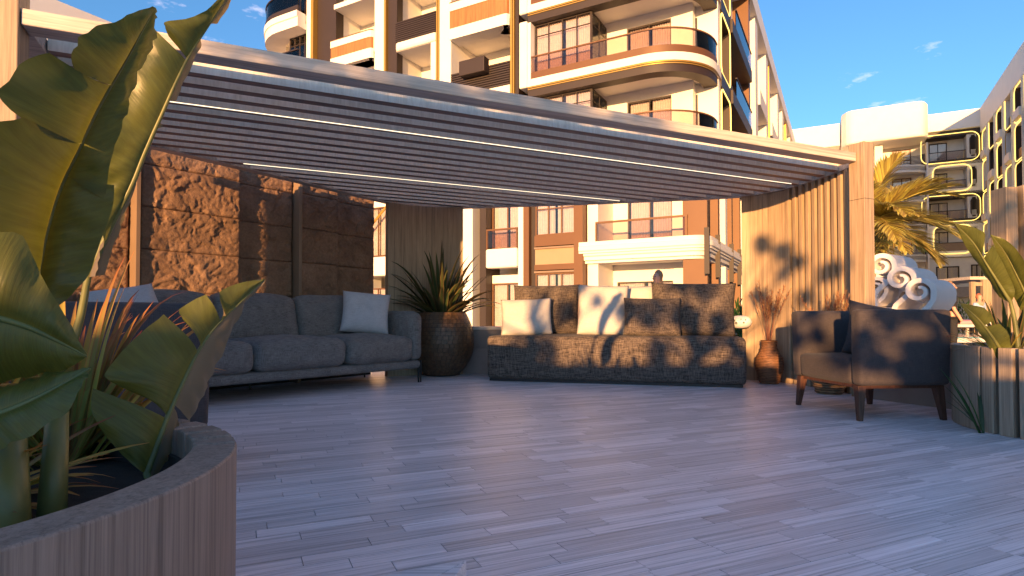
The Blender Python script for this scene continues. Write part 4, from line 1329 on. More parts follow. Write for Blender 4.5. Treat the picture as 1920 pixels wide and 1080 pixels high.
# --- lower storeys of the left face
def bay_window(a, b, z0, z1, o, nv, nh=None, fmat='bronze'):
    window(FL, P, a, b, z0, z1, o, nv, nh, .06, fmat=fmat)
pillar(900.5, 912, M['dark'], 0, 7.05, -1.2, .05)
aw0, aw1 = S(971.5), S(912.5)
bay_window(aw0, aw1, 3.90, 6.9, -.55, 2)
bay_window(aw0, aw1, 0.05, 2.35, -.55, 2)
FL.mb().box(aw0, aw1, -.9, -.5, 2.36, 2.72).build('lintel', pl, P)
FL.mb().box(aw0, aw1, -.5, .12, 3.0, 3.86).build('balcony_edge', pl, P, bevel=.08)
FL.mb().box(aw0 + .03, aw1 - .02, .03, .05, 3.92, 4.66).build('glass_balustrade', M['balglass'], P)
fm = FL.mb().box(aw0, aw1 - .02, .0, .08, 4.67, 4.74).box(aw0, aw0 + .06, .0, .08, 3.862, 4.67).box(aw1 - .08, aw1 - .02, .0, .08, 3.862, 4.67)
fm.build('handrail', br, P)
pillar(972.5, 983, pl, 0, 7.05, -1.2, .04)
pillar(983.5, 994, br, 0, 7.05, -1.2, .12); pillar(994.5, 1002.5, dk, 0, 7.05, -1.2, -.1)
bz0, bz1 = S(1077.5), S(1003)
bay_window(bz0, bz1, 4.30, 7.0, -.12, 3, .42)
FL.mb().box(bz0, bz1, -.9, .05, 3.84, 4.295).build('band', br, P)
FL.mb().box(bz0, bz1, -.5, -.02, 3.06, 3.72).build('panel', M['tan'], P)
FL.mb().box(bz0, bz1, -.5, .08, 3.725, 3.80).build('band', M['trim'], P)
FL.mb().box(bz0, bz1, -.9, .05, 2.82, 3.055).build('band', br, P)
FL.mb().box(bz0, bz1, -.5, .08, 2.70, 2.78).build('band', M['trim'], P)
bay_window(bz0, bz1, 0.05, 2.69, -.12, 3, .75)
pillar(1078, 1094.5, br, 0, 7.05, -1.2, .10)
pillar(1096, 1116, pl, 0, 7.0, -2.19, -.35)
# first floor corner balcony with a moulded front
LP = lambda o: [(S(1087), o)] + [(0.6 - (0.6 + o) * math.cos(math.radians(90 - 90 * i / 6)), -.6 + (.6 + o) * math.sin(math.radians(90 - 90 * i / 6))) for i in range(7)] + [(-o, -13.2)]
for (o, w, z0, z1) in ((.10, .7, 3.42, 3.88), (.16, .2, 3.50, 3.72), (.04, .6, 3.30, 3.419), (-.04, .6, 3.14, 3.299), (-.16, .5, 3.02, 3.139)):
    FL.mb().sweep(LP(o), 0, w, z0, z1).build('balcony_edge', pl, P, smooth='auto', bevel=.035)
FL.mb().prism([(S(1090), -.5), (.6, -.5), (.5, -.9), (.5, -2.19), (S(1090), -2.19)], 3.1, 3.8).build('balcony_slab', pl, P)
r0, r1 = S(1117, -.1), .75
FL.mb().box(r1, r0, -.12, -.10, 3.89, 4.62).build('glass_balustrade', M['balglass'], P)
FL.mb().box(r1 - .02, r1, -1.6, -.12, 3.89, 4.62).build('glass_balustrade', M['balglass'], P)
FL.mb().box(r1, r0, -.14, -.07, 4.621, 4.70).box(r1 - .05, r1, -1.6, -.07, 4.621, 4.70).box(r1 - .04, r1 + .04, -.14, -.06, 3.885, 4.62).box(r0 - .06, r0, -.14, -.06, 3.885, 4.62).build('handrail', br, P)
FL.mb().box(.9, 1.72, -2.19, -2.12, 0, 3.1).build('pier', pl, P)
FL.mb().box(10.3, 12.2, -1.3, -.02, 0, 7.05).build('wall', pl, P)
FL.mb().box(12.2, 15.2, -1.5, -.6, 0, 7.05).build('wall', pl, P)
bay_window(15.3, 16.9, 3.9, 6.4, -.3, 2); bay_window(15.3, 16.9, .05, 2.3, -.3, 2)
FL.mb().box(15.2, 17.0, -1.0, -.02, 2.9, 3.86).build('balcony_edge', pl, P, bevel=.06)
FL.mb().box(17.0, 25, -1.5, -.02, 0, 7.05).build('wall', pl, P)
FL.mb().box(15.2, 17.0, -1.5, -.31, 6.41, 7.05).build('wall', pl, P)
g0 = FL.fr((15.0, .05, 6.6)); g1 = FL.fr((16.6, .05, 5.2))
MB().tube([g0, g1], .06, 6).build('handrail', gd, P)

# --- right face, seen at a steep angle
TR = FRR.S
def pier(px, w, mat, z0, z1, o0=-.899, o1=0.0, name='pier', bev=0.0):
    t = TR(px, o1)
    FRR.mb().box(t, t + w, o0, o1, z0, z1).build(name, mat, P, bevel=bev)
    return t
for px, mat, w in ((1327, br, .3), (1347.5, br, .3), (1361, pl, .5), (1373, br, .35), (1388, br, .35), (1399, pl, .6), (1412, br, .5)):
    pier(px, w, mat, 3.89, 7.05)
    pier(px, w, mat, 0, 3.0)
for px in (1328.5, 1349, 1374.3, 1389.2):
    t = TR(px, .12)
    FRR.mb().box(t, t + .06, -.02, .16, 2.4, 4.1).build('fin', dk, P)
FRR.mb().box(.4, 13.0, -.9, .02, 7.06, 7.3).build('fascia', dk, P)
for px, mat, w in ((1350, pl, .5), (1352.5, br, .1), (1408, br, .5), (1420, pl, 1.2), (1440, pl, 1.2), (1446, gd, .5), (1461, pl, 1.5), (1470, pl, 1.5), (1477, gd, .8), (1484, pl, 2.5)):
    pier(px, w, mat, 7.31, 18.7, o1=0.0 if mat is not br else -.05)
for k in range(3):
    z = LV[k]
    t0, t1 = TR(1371), TR(1408)
    FRR.mb().box(t0, t1, -.9, .16, z - .5, z + .12).build('fascia', dk, P)
    FRR.mb().box(t0 + 1.2, t1, .1, .13, z + .13, z + 1.05).build('glass_balustrade', M['balglass'], P)
    FRR.mb().box(t0 + 1.2, t1, .08, .16, z + 1.051, z + 1.1).build('handrail', dk, P)
    ta, tb_ = TR(1352.5) + .12, TR(1371) - .02
    FRR.mb().box(ta, tb_, -.9, .06, z - .5, z + .1).build('fascia', dk, P)
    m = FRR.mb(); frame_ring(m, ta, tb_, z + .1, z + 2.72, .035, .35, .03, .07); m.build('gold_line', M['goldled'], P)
    FRR.mb().box(tb_ + .03, tb_ + .25, -.89, .05, z + .13, z + 2.7).build('pier', dk, P)
    for a, b in ((TR(1420) + 1.3, TR(1440) - .1), (TR(1446) + .6, TR(1461) - .1), (TR(1461) + 1.6, TR(1477) - .1), (TR(1477) + 1, TR(1484) - .2)):
        if b - a < .4: continue
        FRR.mb().box(a, b, -.89, .12, z - .4, z + .55).build('balcony_edge', pl, P)
        w = FRR.mb().box(a + .3, b - .3, -.895, -.86, z + .6, z + 2.5).build('window', dk, P)
FRR.mb().box(TR(1352), 58, -.9, .12, 18.7, ZTOP).build('parapet', pl, P)

# ------------------------------------------------------------------ far block and right wing
CB = (46.04, 57.85)
FK = Facade(CB, (-.8876, .4607), (-.4607, -.8876))
bb_ = thing('apartment_building', 'far white apartment block with bulging parapet and yellow light lines', 'building', (42, 62, 0), math.atan2(.4607, -.8876))
P = bb_
SK = FK.S
FK.mb().box(-6, 42, -8, -1.6, 0, 21.0).build('wall', pl, P)
FK.mb().box(0, SK(1742), -1.6, .3, 19.55, 21.35).build('parapet', pl, P, bevel=.05)
bp_ = [(SK(1741.5), .0), (SK(1741.5), 1.2), (SK(1733), 2.1), (SK(1725), 2.35), (SK(1600, 2.35), 2.35), (SK(1589), 2.0), (SK(1581), 1.2), (SK(1580), -1.5), (SK(1741.5), -1.5)]
FK.mb().prism(bp_, 18.75, 22.3).build('parapet', pl, P, bevel=.5)
FK.mb().box(SK(1579), 42, -1.6, .2, 19.3, 21.7).build('parapet', pl, P, bevel=.05)
x0, x1 = SK(1837), SK(1744)
for k, (z0, z1, style) in enumerate(((16.3, 19.3, 'dark'), (13.35, 16.15, 'white'), (10.35, 13.15, 'dark'), (7.15, 10.15, 'white'))):
    base_m = dk if style == 'dark' else pl
    FK.mb().box(.0, x1, -1.6, .0, z0 - .25, z0 + .35).build('balcony_edge', base_m, P)
    FK.mb().box(.0, x1, -1.6, .0, z1 - .30, z1 + .22).build('balcony_edge', base_m, P)
    a, b = (.25, x1 + .6) if style == 'dark' else (x0 - .0, x1 - .35)
    m = FK.mb()
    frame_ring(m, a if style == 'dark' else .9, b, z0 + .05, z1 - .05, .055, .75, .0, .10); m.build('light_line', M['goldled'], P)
    FK.mb().box(.0, SK(1836), -1.6, -.02, z0 + .351, z1 - .301).build('pier', base_m, P)
    v0, v1 = SK(1839), SK(1818)
    FK.mb().box(min(v0, v1), max(v0, v1), -1.4, -.10, z0 + .35, z1 - .30).build('pier', M['cap'], P)
    m = FK.mb(); pr_ = ring_profile(SK(1836), SK(1823), z0 + .5, z1 - .42, .42)
    n = len(pr_); m.add([(p[0], .0, p[1]) for p in pr_] + [(p[0], -.12, p[1]) for p in pr_], [tuple(range(n))] + [(i, (i + 1) % n, n + (i + 1) % n, n + i) for i in range(n)])
    m.build('vent_panel', dk, P)
    lo = FK.mb()
    for i in range(6): lo.box(SK(1834), SK(1825), .005, .05, z0 + .62 + i * .09, z0 + .66 + i * .09)
    lo.build('vent_grille', M['cap'], P)
    o0, o1 = SK(1816), SK(1746)
    FK.mb().box(o0, o1, -1.598, -1.56, z0 + .351, z1 - .301).build('recess_wall', pl if style != 'dark' else M['cap'], P)
    window(FK, P, o0 + 1.3, o1 - .2, z0 + .36, z1 - .55, -1.55, 2, None, .08, room=False)
    FK.mb().box(o0, o1, -.14, -.10, z0 + .36, z0 + 1.15).build('balustrade', M['balglass'] if k != 3 else M['trim'], P)
    FK.mb().box(o0, o1, -.17, -.08, z0 + 1.151, z0 + 1.22).build('handrail', dk, P)
    if style == 'white':
        FK.mb().box(x1 - .5, x1 + .2, -1.6, -.02, z0 + .351, z1 - .301).build('pier', M['cap'], P)
# ground floors
FK.mb().box(.0, x1, -1.6, -.3, 0, 6.85).build('wall', M['cap'], P)
window(FK, P, SK(1801), SK(1757), 4.2, 6.0, -.29, 2, None, .12, room=False)
window(FK, P, SK(1845), SK(1823), 4.0, 6.1, -.29, 2, None, .12, room=False)
FK.mb().box(.0, x1 + 4, -.3, .5, 2.9, 3.9).build('plinth', M['greywall'], P)
# left part with curved white balconies
y0, y1 = SK(1741), SK(1600)
for k, z0 in enumerate((16.3, 13.3, 10.3, 7.2, 4.2)):
    cp = [(y0 + .1, -.1), (y0 + .6, .5), (y0 + 2, 1.1), (y0 + 5, 1.2), (y1, 1.2)]
    FK.mb().sweep(cp, 0, -1.0, z0 - .7, z0 + .05).build('balcony_edge', pl, P, smooth='auto')
    FK.mb().prism(cp + [(y1, -1.6), (y0, -1.6)], z0 - .5, z0 - .1).build('balcony_slab', pl, P)
    for a, b in ((1712, 1676), (1644, 1625)):
        window(FK, P, SK(a, -1.59), SK(b, -1.59), z0 + .1, z0 + 2.2, -1.59, 2, .45, .09, fmat='bronze', room=False)
    ra = FK.mb()
    for i in range(8): ra.box(y0 + .15, y0 + 2.4, -.06, -.02, z0 + .1 + i * .13, z0 + .16 + i * .13)
    ra.box(y0 + .1, y0 + .4, -.1, .0, z0 + .06, z0 + 1.2)
    ra.build('slat_railing', dk, P)
    c = SK(1650); FK.mb().box(c - .35, c + .35, -1.6, .9, z0 + .051, z0 + 2.3).build('pier', pl, P)
    FK.mb().box(SK(1741), SK(1744), -1.6, .2, z0 - .7, z0 + 2.3).build('pier', pl, P)

FW = Facade(CB, (-.486, -.874), (-.874, .486))
rw = thing('apartment_building', 'right hand apartment wing in shade with stacked brown and white balconies', 'building', (50, 50, 0), math.atan2(-.874, -.486))
P = rw
FW.mb().box(-.2, 62, -9, -1.6, 0, 20).build('wall', pl, P)
FW.mb().box(0.31, 62, -1.6, .25, 18.9, 21.3).build('parapet', pl, P, bevel=.05)
for b_ in range(8):
    s0, s1 = 0.5 + b_ * 3.1, 0.5 + b_ * 3.1 + 3.0
    tw_ = b_ % 2
    FW.mb().box(s1 + .01, s1 + .10, -1.6, .35, 0, 18.9).build('pier', pl, P)
    for k in range(6):
        z0 = 0.9 + k * 3.0 + (0.0 if tw_ == 0 else .35)
        mt = dk if (k + b_) % 2 == 0 else pl
        FW.mb().box(s0, s1, -1.6, .12, z0, z0 + .32).build('balcony_edge', mt, P)
        FW.mb().box(s0, s0 + .12, -1.6, .1, z0 + .321, z0 + 2.98).build('side_wall', dk if b_ % 3 else pl, P)
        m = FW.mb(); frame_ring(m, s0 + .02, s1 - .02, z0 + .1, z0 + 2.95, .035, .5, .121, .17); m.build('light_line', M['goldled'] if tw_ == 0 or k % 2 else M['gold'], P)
        FW.mb().box(s0 + .9, s1 - .2, -1.55, -1.5, z0 + .33, z0 + 2.5).build('window', dk, P)
        FW.mb().box(s0 + .13, s1 - .05, -.1, -.05, z0 + .33, z0 + 1.15).build('balustrade', M['balglass'] if k % 2 else M['woodpanel'], P)
        if (k + b_) % 2: FW.mb().box(s0 + 1.2, s1, -.04, .5, z0 + .1, z0 + .75).build('balcony_edge', pl, P)

lwg = thing('apartment_building', 'pale apartment wing showing its sloping roof edge above the near left post', 'building', (-24, 32, 0), math.atan2(.874, .486))
FLW = Facade((-20.7, 30.0), (.486, .874), (.874, -.486))
P = lwg
FLW.mb().box(-9.0, 9, -8, 0, 0, 15.75).build('wall', pl, P)
FLW.mb().box(-9.0, 9, -.2, .15, 14.6, 15.9).build('parapet', pl, P)
for k in range(4):
    for j in range(3):
        window(FLW, P, -8 + j * 5.5, -5 + j * 5.5, .8 + k * 3.4, 3.0 + k * 3.4, 0.002, 2, None, .08, room=False)

# ------------------------------------------------------------------ white scroll sculpture
sc = thing('scroll_sculpture', 'white stepped sculpture of curling scrolls beyond the right post', 'sculpture', (7.2, 11.2, 0))
EX = Vector((0.80, 0.60, 0)); FP = Vector((0.80, -0.60, 0))     # extrusion direction, face direction
def scroll(px, py, Y, r, L, tail):
    c = at(px, py, Y)
    c = Vector((c.x, c.y, c.z))
    # spiral centre line in the face plane (p, z): from the eye outwards, then the tail
    pts = list(reversed(tail))
    for i in range(44):
        f = i / 43
        a = math.radians(-15 + 470 * f)
        rr = r * (0.84 - 0.60 * f)
        pts.append((rr * math.cos(a), rr * math.sin(a)))
    n = len(pts)
    th = r * 0.34
    vs, fs = [], []
    for i in range(n):
        a, b = pts[max(0, i - 1)], pts[min(n - 1, i + 1)]
        d = Vector((b[0] - a[0], b[1] - a[1])).normalized()
        nn = Vector((-d.y, d.x)) * th / 2 * (1.0 - 0.45 * max(0, (i - 18) / 32))
        for sg in (-1, 1):
            q = Vector(pts[i]) + nn * sg
            for k in (0, 1):
                vs.append(c + FP * q.x + Vector((0, 0, q.y)) + EX * (L * k))
    for i in range(n - 1):
        a, b = 4 * i, 4 * i + 4
        fs += [(a, b, b + 2, a + 2), (a + 1, a + 3, b + 3, b + 1), (a, a + 1, b + 1, b), (a + 2, b + 2, b + 3, a + 3)]
    fs += [(0, 2, 3, 1), (4 * n - 4, 4 * n - 3, 4 * n - 1, 4 * n - 2)]
    MB().add(vs, fs).build('scroll', M['scroll'], sc, smooth='auto', bevel=.02, angle=50)
    # core that closes the middle of the roll, set back from the face
    m = MB()
    kk = 20
    v = []
    for f_ in (0.30, L * .97):
        for i in range(kk):
            a = 2 * math.pi * i / kk
            v.append(c + FP * (r * .78 * math.cos(a)) + Vector((0, 0, r * .78 * math.sin(a))) + EX * f_)
    m.add(v, [tuple(range(kk)), tuple(range(2 * kk - 1, kk - 1, -1))] + [(i, (i + 1) % kk, kk + (i + 1) % kk, kk + i) for i in range(kk)])
    m.build('core', M['scroll'], sc, smooth='auto', angle=50)
def tail_(r, k=1.0):
    return [(r * .80, -r * .55), (r * .55, -r * 1.0), (r * .15, -r * 1.4), (-r * .25, -r * 1.8), (-r * .45, -r * 2.3), (-r * .3, -r * 2.9)]
scroll(1722, 546, 10.6, .27, 1.0, tail_(.27))
scroll(1687, 523, 11.0, .27, 1.02, tail_(.27))
scroll(1651, 498, 11.4, .27, 1.02, tail_(.27))
scroll(1641, 537, 11.5, .22, .5, tail_(.22))
bq = []
for px, py in ((1700, 575), (1772, 575), (1810, 548), (1760, 530)):
    pass
c = at(1700, 590, 11.2)
fb = frame2((c.x, c.y), (0.8, -0.6), (0.8, .6) if False else (0.6, 0.8))
MB(fb).box(-.9, .30, .2, 1.0, 0, .72).build('base', M['scroll'], sc, bevel=.05)
MB(fb).box(-.9, -.12, .15, 1.0, .721, .98).build('base', M['scroll'], sc, bevel=.05)

# ------------------------------------------------------------------ palm beyond the screen
def palm_frond(base, az, elev, L, droop, mat, parent, rg, leaf=0.66, n=58):
    d = Vector((math.cos(az) * math.cos(elev), math.sin(az) * math.cos(elev), math.sin(elev)))
    pts = [Vector(base)]
    out = Vector((math.cos(az), math.sin(az), 0))
    for i in range(12):
        pts.append(pts[-1] + d * L / 12)
        d = (d + Vector((0, 0, -1)) * droop / 12 + out * .02).normalized()
    m = MB()
    m.tube(pts, [0.022 * (1 - i / 13) + .003 for i in range(13)], 5)
    for k in range(n):
        t = 0.10 + 0.90 * k / (n - 1)
        x = t * 12; i = min(11, int(x)); c = pts[i].lerp(pts[i + 1], x - i)
        tan = (pts[i + 1] - pts[i]).normalized()
        side = tan.cross(Vector((0, 0, 1))).normalized()
        up = side.cross(tan)
        ll = leaf * math.sin(math.pi * (0.12 + 0.80 * t)) * rg.uniform(.85, 1.1)
        for sg in (-1, 1):
            dd = side * sg * (1.0 - .55 * t) + tan * (0.55 + .7 * t) + up * rg.uniform(.0, .25)
            vs, fs, uv = blade(c, dd, ll, 0.05, rg.uniform(.5, 1.1), n=4, fold=.3)
            m.add(vs, fs, uv, rnd=0.001 + .998 * rg.random())
    return m.build('frond', mat, parent, smooth=True, fix=False, uv=True)
def palm(label, base, H, L, nf, seed, mat, lean=(0, 0), group='palm trees'):
    rg = random.Random(seed)
    r = thing('palm_tree', label, 'palm tree', base, 0, group)
    top = Vector((base[0] + lean[0], base[1] + lean[1], base[2] + H))
    b = Vector(base)
    path = [b.lerp(top, i / 8) for i in range(9)]
    MB().tube(path, [.17 - .05 * i / 8 for i in range(9)], 14).build('trunk', M['bark'], r, smooth='auto')
    for k in range(nf):
        az = 2.399 * k + rg.uniform(-.2, .2)
        e = 1.35 - 1.5 * (k / nf) + rg.uniform(-.1, .1)
        palm_frond(top, az, e, L * rg.uniform(.85, 1.1), rg.uniform(.9, 1.7), mat, r, rg)
    return r
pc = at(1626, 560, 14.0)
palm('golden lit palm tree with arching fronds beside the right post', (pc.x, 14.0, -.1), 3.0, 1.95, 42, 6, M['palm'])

# ------------------------------------------------------------------ small things in the background
pp = thing('garden_pavilion', 'small pale slatted wooden pavilion by the pool far right', 'pavilion', (15.4, 19.6, 0))
def pxbox(m, x0, x1, y0, y1, Y, d):
    a, b = at(x0, y1, Y), at(x1, y0, Y)
    m.box(min(a.x, b.x), max(a.x, b.x), Y, Y + d, max(0, min(a.z, b.z)), max(a.z, b.z))
for args in ((1823, 1829, 528, 640, 19.0, .1), (1829.2, 1845, 529, 536, 19.0, .1)):
    m = MB(); pxbox(m, *args); m.build('post', M['oakz'], pp)
m = MB(); pxbox(m, 1845.2, 1864, 524, 640, 18.95, .12); m.build('panel', M['oakz'], pp)
for k in range(6):
    m = MB(); pxbox(m, 1865 + k * 6, 1869 + k * 6, 535, 640, 18.95, .12); m.build('slat', M['oakz'], pp)
m = MB(); pxbox(m, 1864.2, 1900, 524, 534.5, 18.95, .12); m.build('roof_beam', M['oakx'], pp)
m = MB(); a = at(1823, 524, 19.0); b = at(1900, 524, 19.0); m.box(a.x, b.x, 19.1, 21.5, a.z, a.z + .1); m.build('roof', M['oakx'], pp)

wp = thing('wood_pillar', 'pale wooden pillar of the next pergola at the right edge', 'pillar', (6.7, 7.7, 0))
a, b = at(1886, 350, 7.5), at(1908, 350, 7.5)
MB().box(a.x, b.x, 7.5, 7.75, 0, a.z).build('post', M['oakz'], wp, bevel=.006)
MB().box(b.x + .01, b.x + .05, 7.56, 7.7, 0, a.z - .05).build('strip', M['joint'], wp)
MB().box(b.x + .06, b.x + .75, 7.48, 7.72, 0, a.z + .02).build('panel', M['oakz'], wp, bevel=.006)

pool = MB(); a, b = at(1640, 592, 17), at(2100, 592, 17)
tag(MB().box(6.5, 24, 13.2, 17.6, -.119, .32).build('pool_basin', M['cap'], None), 'raised pale edged swimming pool beyond the right armchair', 'pool')
wt = MB().box(6.8, 23.7, 13.45, 17.3, .321, .335).build('pool_water', M['water'], None)
tag(wt, kind='structure')

def person(label, base, yaw, hgt, top, trousers, hair, pose='stand', long_hair=False):
    """one continuous skinned body, with hair, top and trousers as children"""
    k = hgt / 1.72
    r = thing('person', label, 'person', base, yaw)
    def T_(p): return Vector(p) * k
    def skin(name, verts, edges, radii, mat, root=0, sub=2):
        me = bpy.data.meshes.new(name)
        me.from_pydata([tuple(T_(v)) for v in verts], edges, [])
        o = bpy.data.objects.new(name, me); SC.collection.objects.link(o)
        o.parent = r; PM[o.name] = PM[r.name]
        md = o.modifiers.new('skin', 'SKIN')
        for i, q in enumerate(me.skin_vertices[0].data):
            rr = radii[i] if isinstance(radii[i], tuple) else (radii[i], radii[i])
            q.radius = (rr[0] * k, rr[1] * k)
            q.use_root = i == root
        sb = o.modifiers.new('sub', 'SUBSURF'); sb.levels = sb.render_levels = sub
        me.materials.append(mat)
        for p in me.polygons: p.use_smooth = True
        md.use_smooth_shade = True
        return o
    V_ = [(0, 0, .95), (0, 0, 1.12), (0, 0, 1.30), (0, .0, 1.43), (0, .0, 1.50), (0, -.01, 1.56), (0, -.012, 1.64), (0, 0, 1.71),
          (.16, 0, 1.41), (.22, .02, 1.14), (.21, -.10, .92), (.205, -.14, .84), (-.16, 0, 1.41), (-.22, .02, 1.14), (-.21, -.10, .92), (-.205, -.14, .84),
          (.09, 0, .88), (.10, -.02, .50), (.10, .02, .08), (.105, -.12, .035), (-.09, 0, .88), (-.10, -.02, .50), (-.10, .02, .08), (-.105, -.12, .035)]
    E_ = [(0, 1), (1, 2), (2, 3), (3, 4), (4, 5), (5, 6), (6, 7), (3, 8), (8, 9), (9, 10), (10, 11), (3, 12), (12, 13), (13, 14), (14, 15), (0, 16), (16, 17), (17, 18), (18, 19), (0, 20), (20, 21), (21, 22), (22, 23)]
    R_ = [(.15, .11), (.125, .095), (.15, .11), (.12, .09), (.05, .05), (.065, .075), (.078, .092), (.05, .06),
          .055, .042, .034, .03, .055, .042, .034, .03, .085, .058, .04, .035, .085, .058, .04, .035]
    skin('body', V_, E_, R_, M['skin'])
    g = .008
    skin('top', [V_[i] for i in (0, 1, 2, 3, 8, 9, 12, 13)], [(0, 1), (1, 2), (2, 3), (3, 4), (4, 5), (3, 6), (6, 7)],
         [(.16, .12), (.14, .108), (.162, .122), (.128, .10), .066, .054, .066, .054], top)
    skin('trousers', [(0, 0, .97)] + [V_[i] for i in (16, 17, 18, 20, 21, 22)], [(0, 1), (1, 2), (2, 3), (0, 4), (4, 5), (5, 6)],
         [(.158, .118), .098, .072, .058, .098, .072, .058], trousers)
    hv = [(0, .03, 1.56), (0, .028, 1.65), (0, .012, 1.715), (0, -.03, 1.72)]
    hr = [(.085, .06), (.10, .085), (.08, .08), (.05, .05)]
    he = [(0, 1), (1, 2), (2, 3)]
    if long_hair:
        hv += [(0.03, .06, 1.46), (0.05, .075, 1.36)]; hr += [(.06, .04), (.04, .03)]; he += [(0, 4), (4, 5)]
    skin('hair', hv, he, hr, hair)
    MB(lambda p: (Matrix.Translation(Vector(base)) @ Matrix.Rotation(yaw, 4, 'Z') @ (Vector(p) * k))).tube([(0, -.085, 1.63), (0, -.112, 1.595), (0, -.088, 1.585)], [.008, .015, .008], 6).build('nose', M['skin'], r, smooth=True)
    ey = MB(lambda p: (Matrix.Translation(Vector(base)) @ Matrix.Rotation(yaw, 4, 'Z') @ (Vector(p) * k)))
    for sx in (-.032, .032): ey.box(sx - .011, sx + .011, -.094, -.080, 1.630, 1.640)
    ey.build('eyes', M['spot'], r)
    return r
a = at(1233, 560, 10.4)
person('woman with long light brown hair and pale top standing behind the tweed sofa', (a.x, 10.4, -.12), math.radians(-60), 1.69, M['palecloth'], M['blackcloth'], M['hair'], long_hair=True)
a = at(1836, 560, 18.2)
person('person with ginger hair in a light blue shirt at the small pavilion', (a.x, 18.2, -.12), math.radians(10), 1.62, M['bluecloth'], M['blackcloth'], M['redhair'])
a = at(1783, 560, 12.9)
person('person dressed in black standing behind the white scrolls by the pool', (a.x, 12.9, -.12), math.radians(70), 1.66, M['blackcloth'], M['blackcloth'], M['hair'])

for k, (px, Y, mt, lb) in enumerate(((1782, 18.3, 'pinkcloth', 'sun lounger with a pink towel at the near end of the pool'), (1822, 18.9, 'palecloth', 'sun lounger with a pale towel in front of the small pavilion'))):
    a = at(px, 592, Y)
    r = thing('sun_lounger', lb, 'sun lounger', (a.x, Y, -.12), 0.2, 'sun loungers by the pool')
    fr_ = lambda p, a=a, Y=Y: (a.x + p[0], Y + p[1], p[2] - .12)
    for sx in (-.7, .7):
        for sy in (-.25, .25): MB(fr_).box(sx - .03, sx + .03, sy - .03, sy + .03, 0, .62).build('leg', M['cap'], r)
    MB(fr_).box(-.9, .9, -.32, .32, .621, .70).build('frame', M['cap'], r)
    rbox(MB(fr_), -.85, .85, -.3, .3, .701, .82, .05, (0, 0, .04), wob=.03).build('towel', M[mt], r, smooth=True)

# white glazed pig lantern on the low wall, shrubs behind it
a = at(1397, 600, 7.05)
pz = 0.646
def pig_fr(p): return (a.x + .97 * p[0] + .25 * p[1], 7.20 - .26 * p[0] + .97 * p[1], pz + p[2])
pgl = thing('ceramic_lantern', 'rounded white ceramic lantern with small dark holes on the low wall', 'lantern', (a.x, 7.2, pz))
rbox(MB(pig_fr), -.115, .125, -.07, .07, 0.002, .135, .06, (0.01, .01, .01), n=8).build('body', M['ceramic'], pgl, smooth=True)
for (x, z, r_) in ((-.075, .085, .013), (-.055, .055, .016), (.03, .06, .012), (.05, .092, .008), (-.08, .04, .007), (.0, .10, .006)):
    MB(pig_fr).tube([(x, -.086, z), (x, -.074, z)], r_, 10).build('hole', M['spot'], pgl)

def shrub(label, base, w, h, n, seed, mat, group=None):
    rg = random.Random(seed)
    r = thing('shrub', label, 'shrub', base, 0, group)
    MB().tube([base, (base[0], base[1], base[2] + h * .6)], [.03, .012], 6).build('stem', M['bark'], r)
    m = MB()
    for k in range(n):
        u_, v_, q = rg.gauss(0, .4), rg.gauss(0, .4), rg.random() ** .7
        c = (base[0] + u_ * w / 2 * (1.2 - q * .6), base[1] + v_ * w / 2, base[2] + h * q * (0.75 + .25 * rg.random()))
        d = (u_ + rg.gauss(0, .4), v_ + rg.gauss(0, .4), .5 + rg.random())
        vs, fs, uv = blade(c, d, rg.uniform(.08, .2), .03, .8, n=3)
        m.add(vs, fs, uv, rnd=0.001 + .998 * rg.random())
    x = m.build('foliage', mat, r, fix=False, uv=True); x['kind'] = 'stuff'
    return r
for k, px in enumerate((1384, 1400, 1412)):
    a = at(px, 590, 9.4 + .2 * k)
    shrub(('leafy green shrub behind the ceramic lantern, nearest the tweed cushion', 'leafy green shrub right behind the ceramic lantern', 'leafy green shrub against the edge of the slatted screen')[k], (a.x, a.y, -.12), .75, (1.15, 1.0, .98)[k], 420, 40 + k, M['fern'], 'shrubs behind the low wall')
a = at(1796, 590, 15.5)
shrub('round green shrub beside the person in black beyond the pool', (at(1805, 590, 20).x, 20, -.12), 1.7, 1.55, 420, 60, M['fern'], 'shrubs behind the low wall')

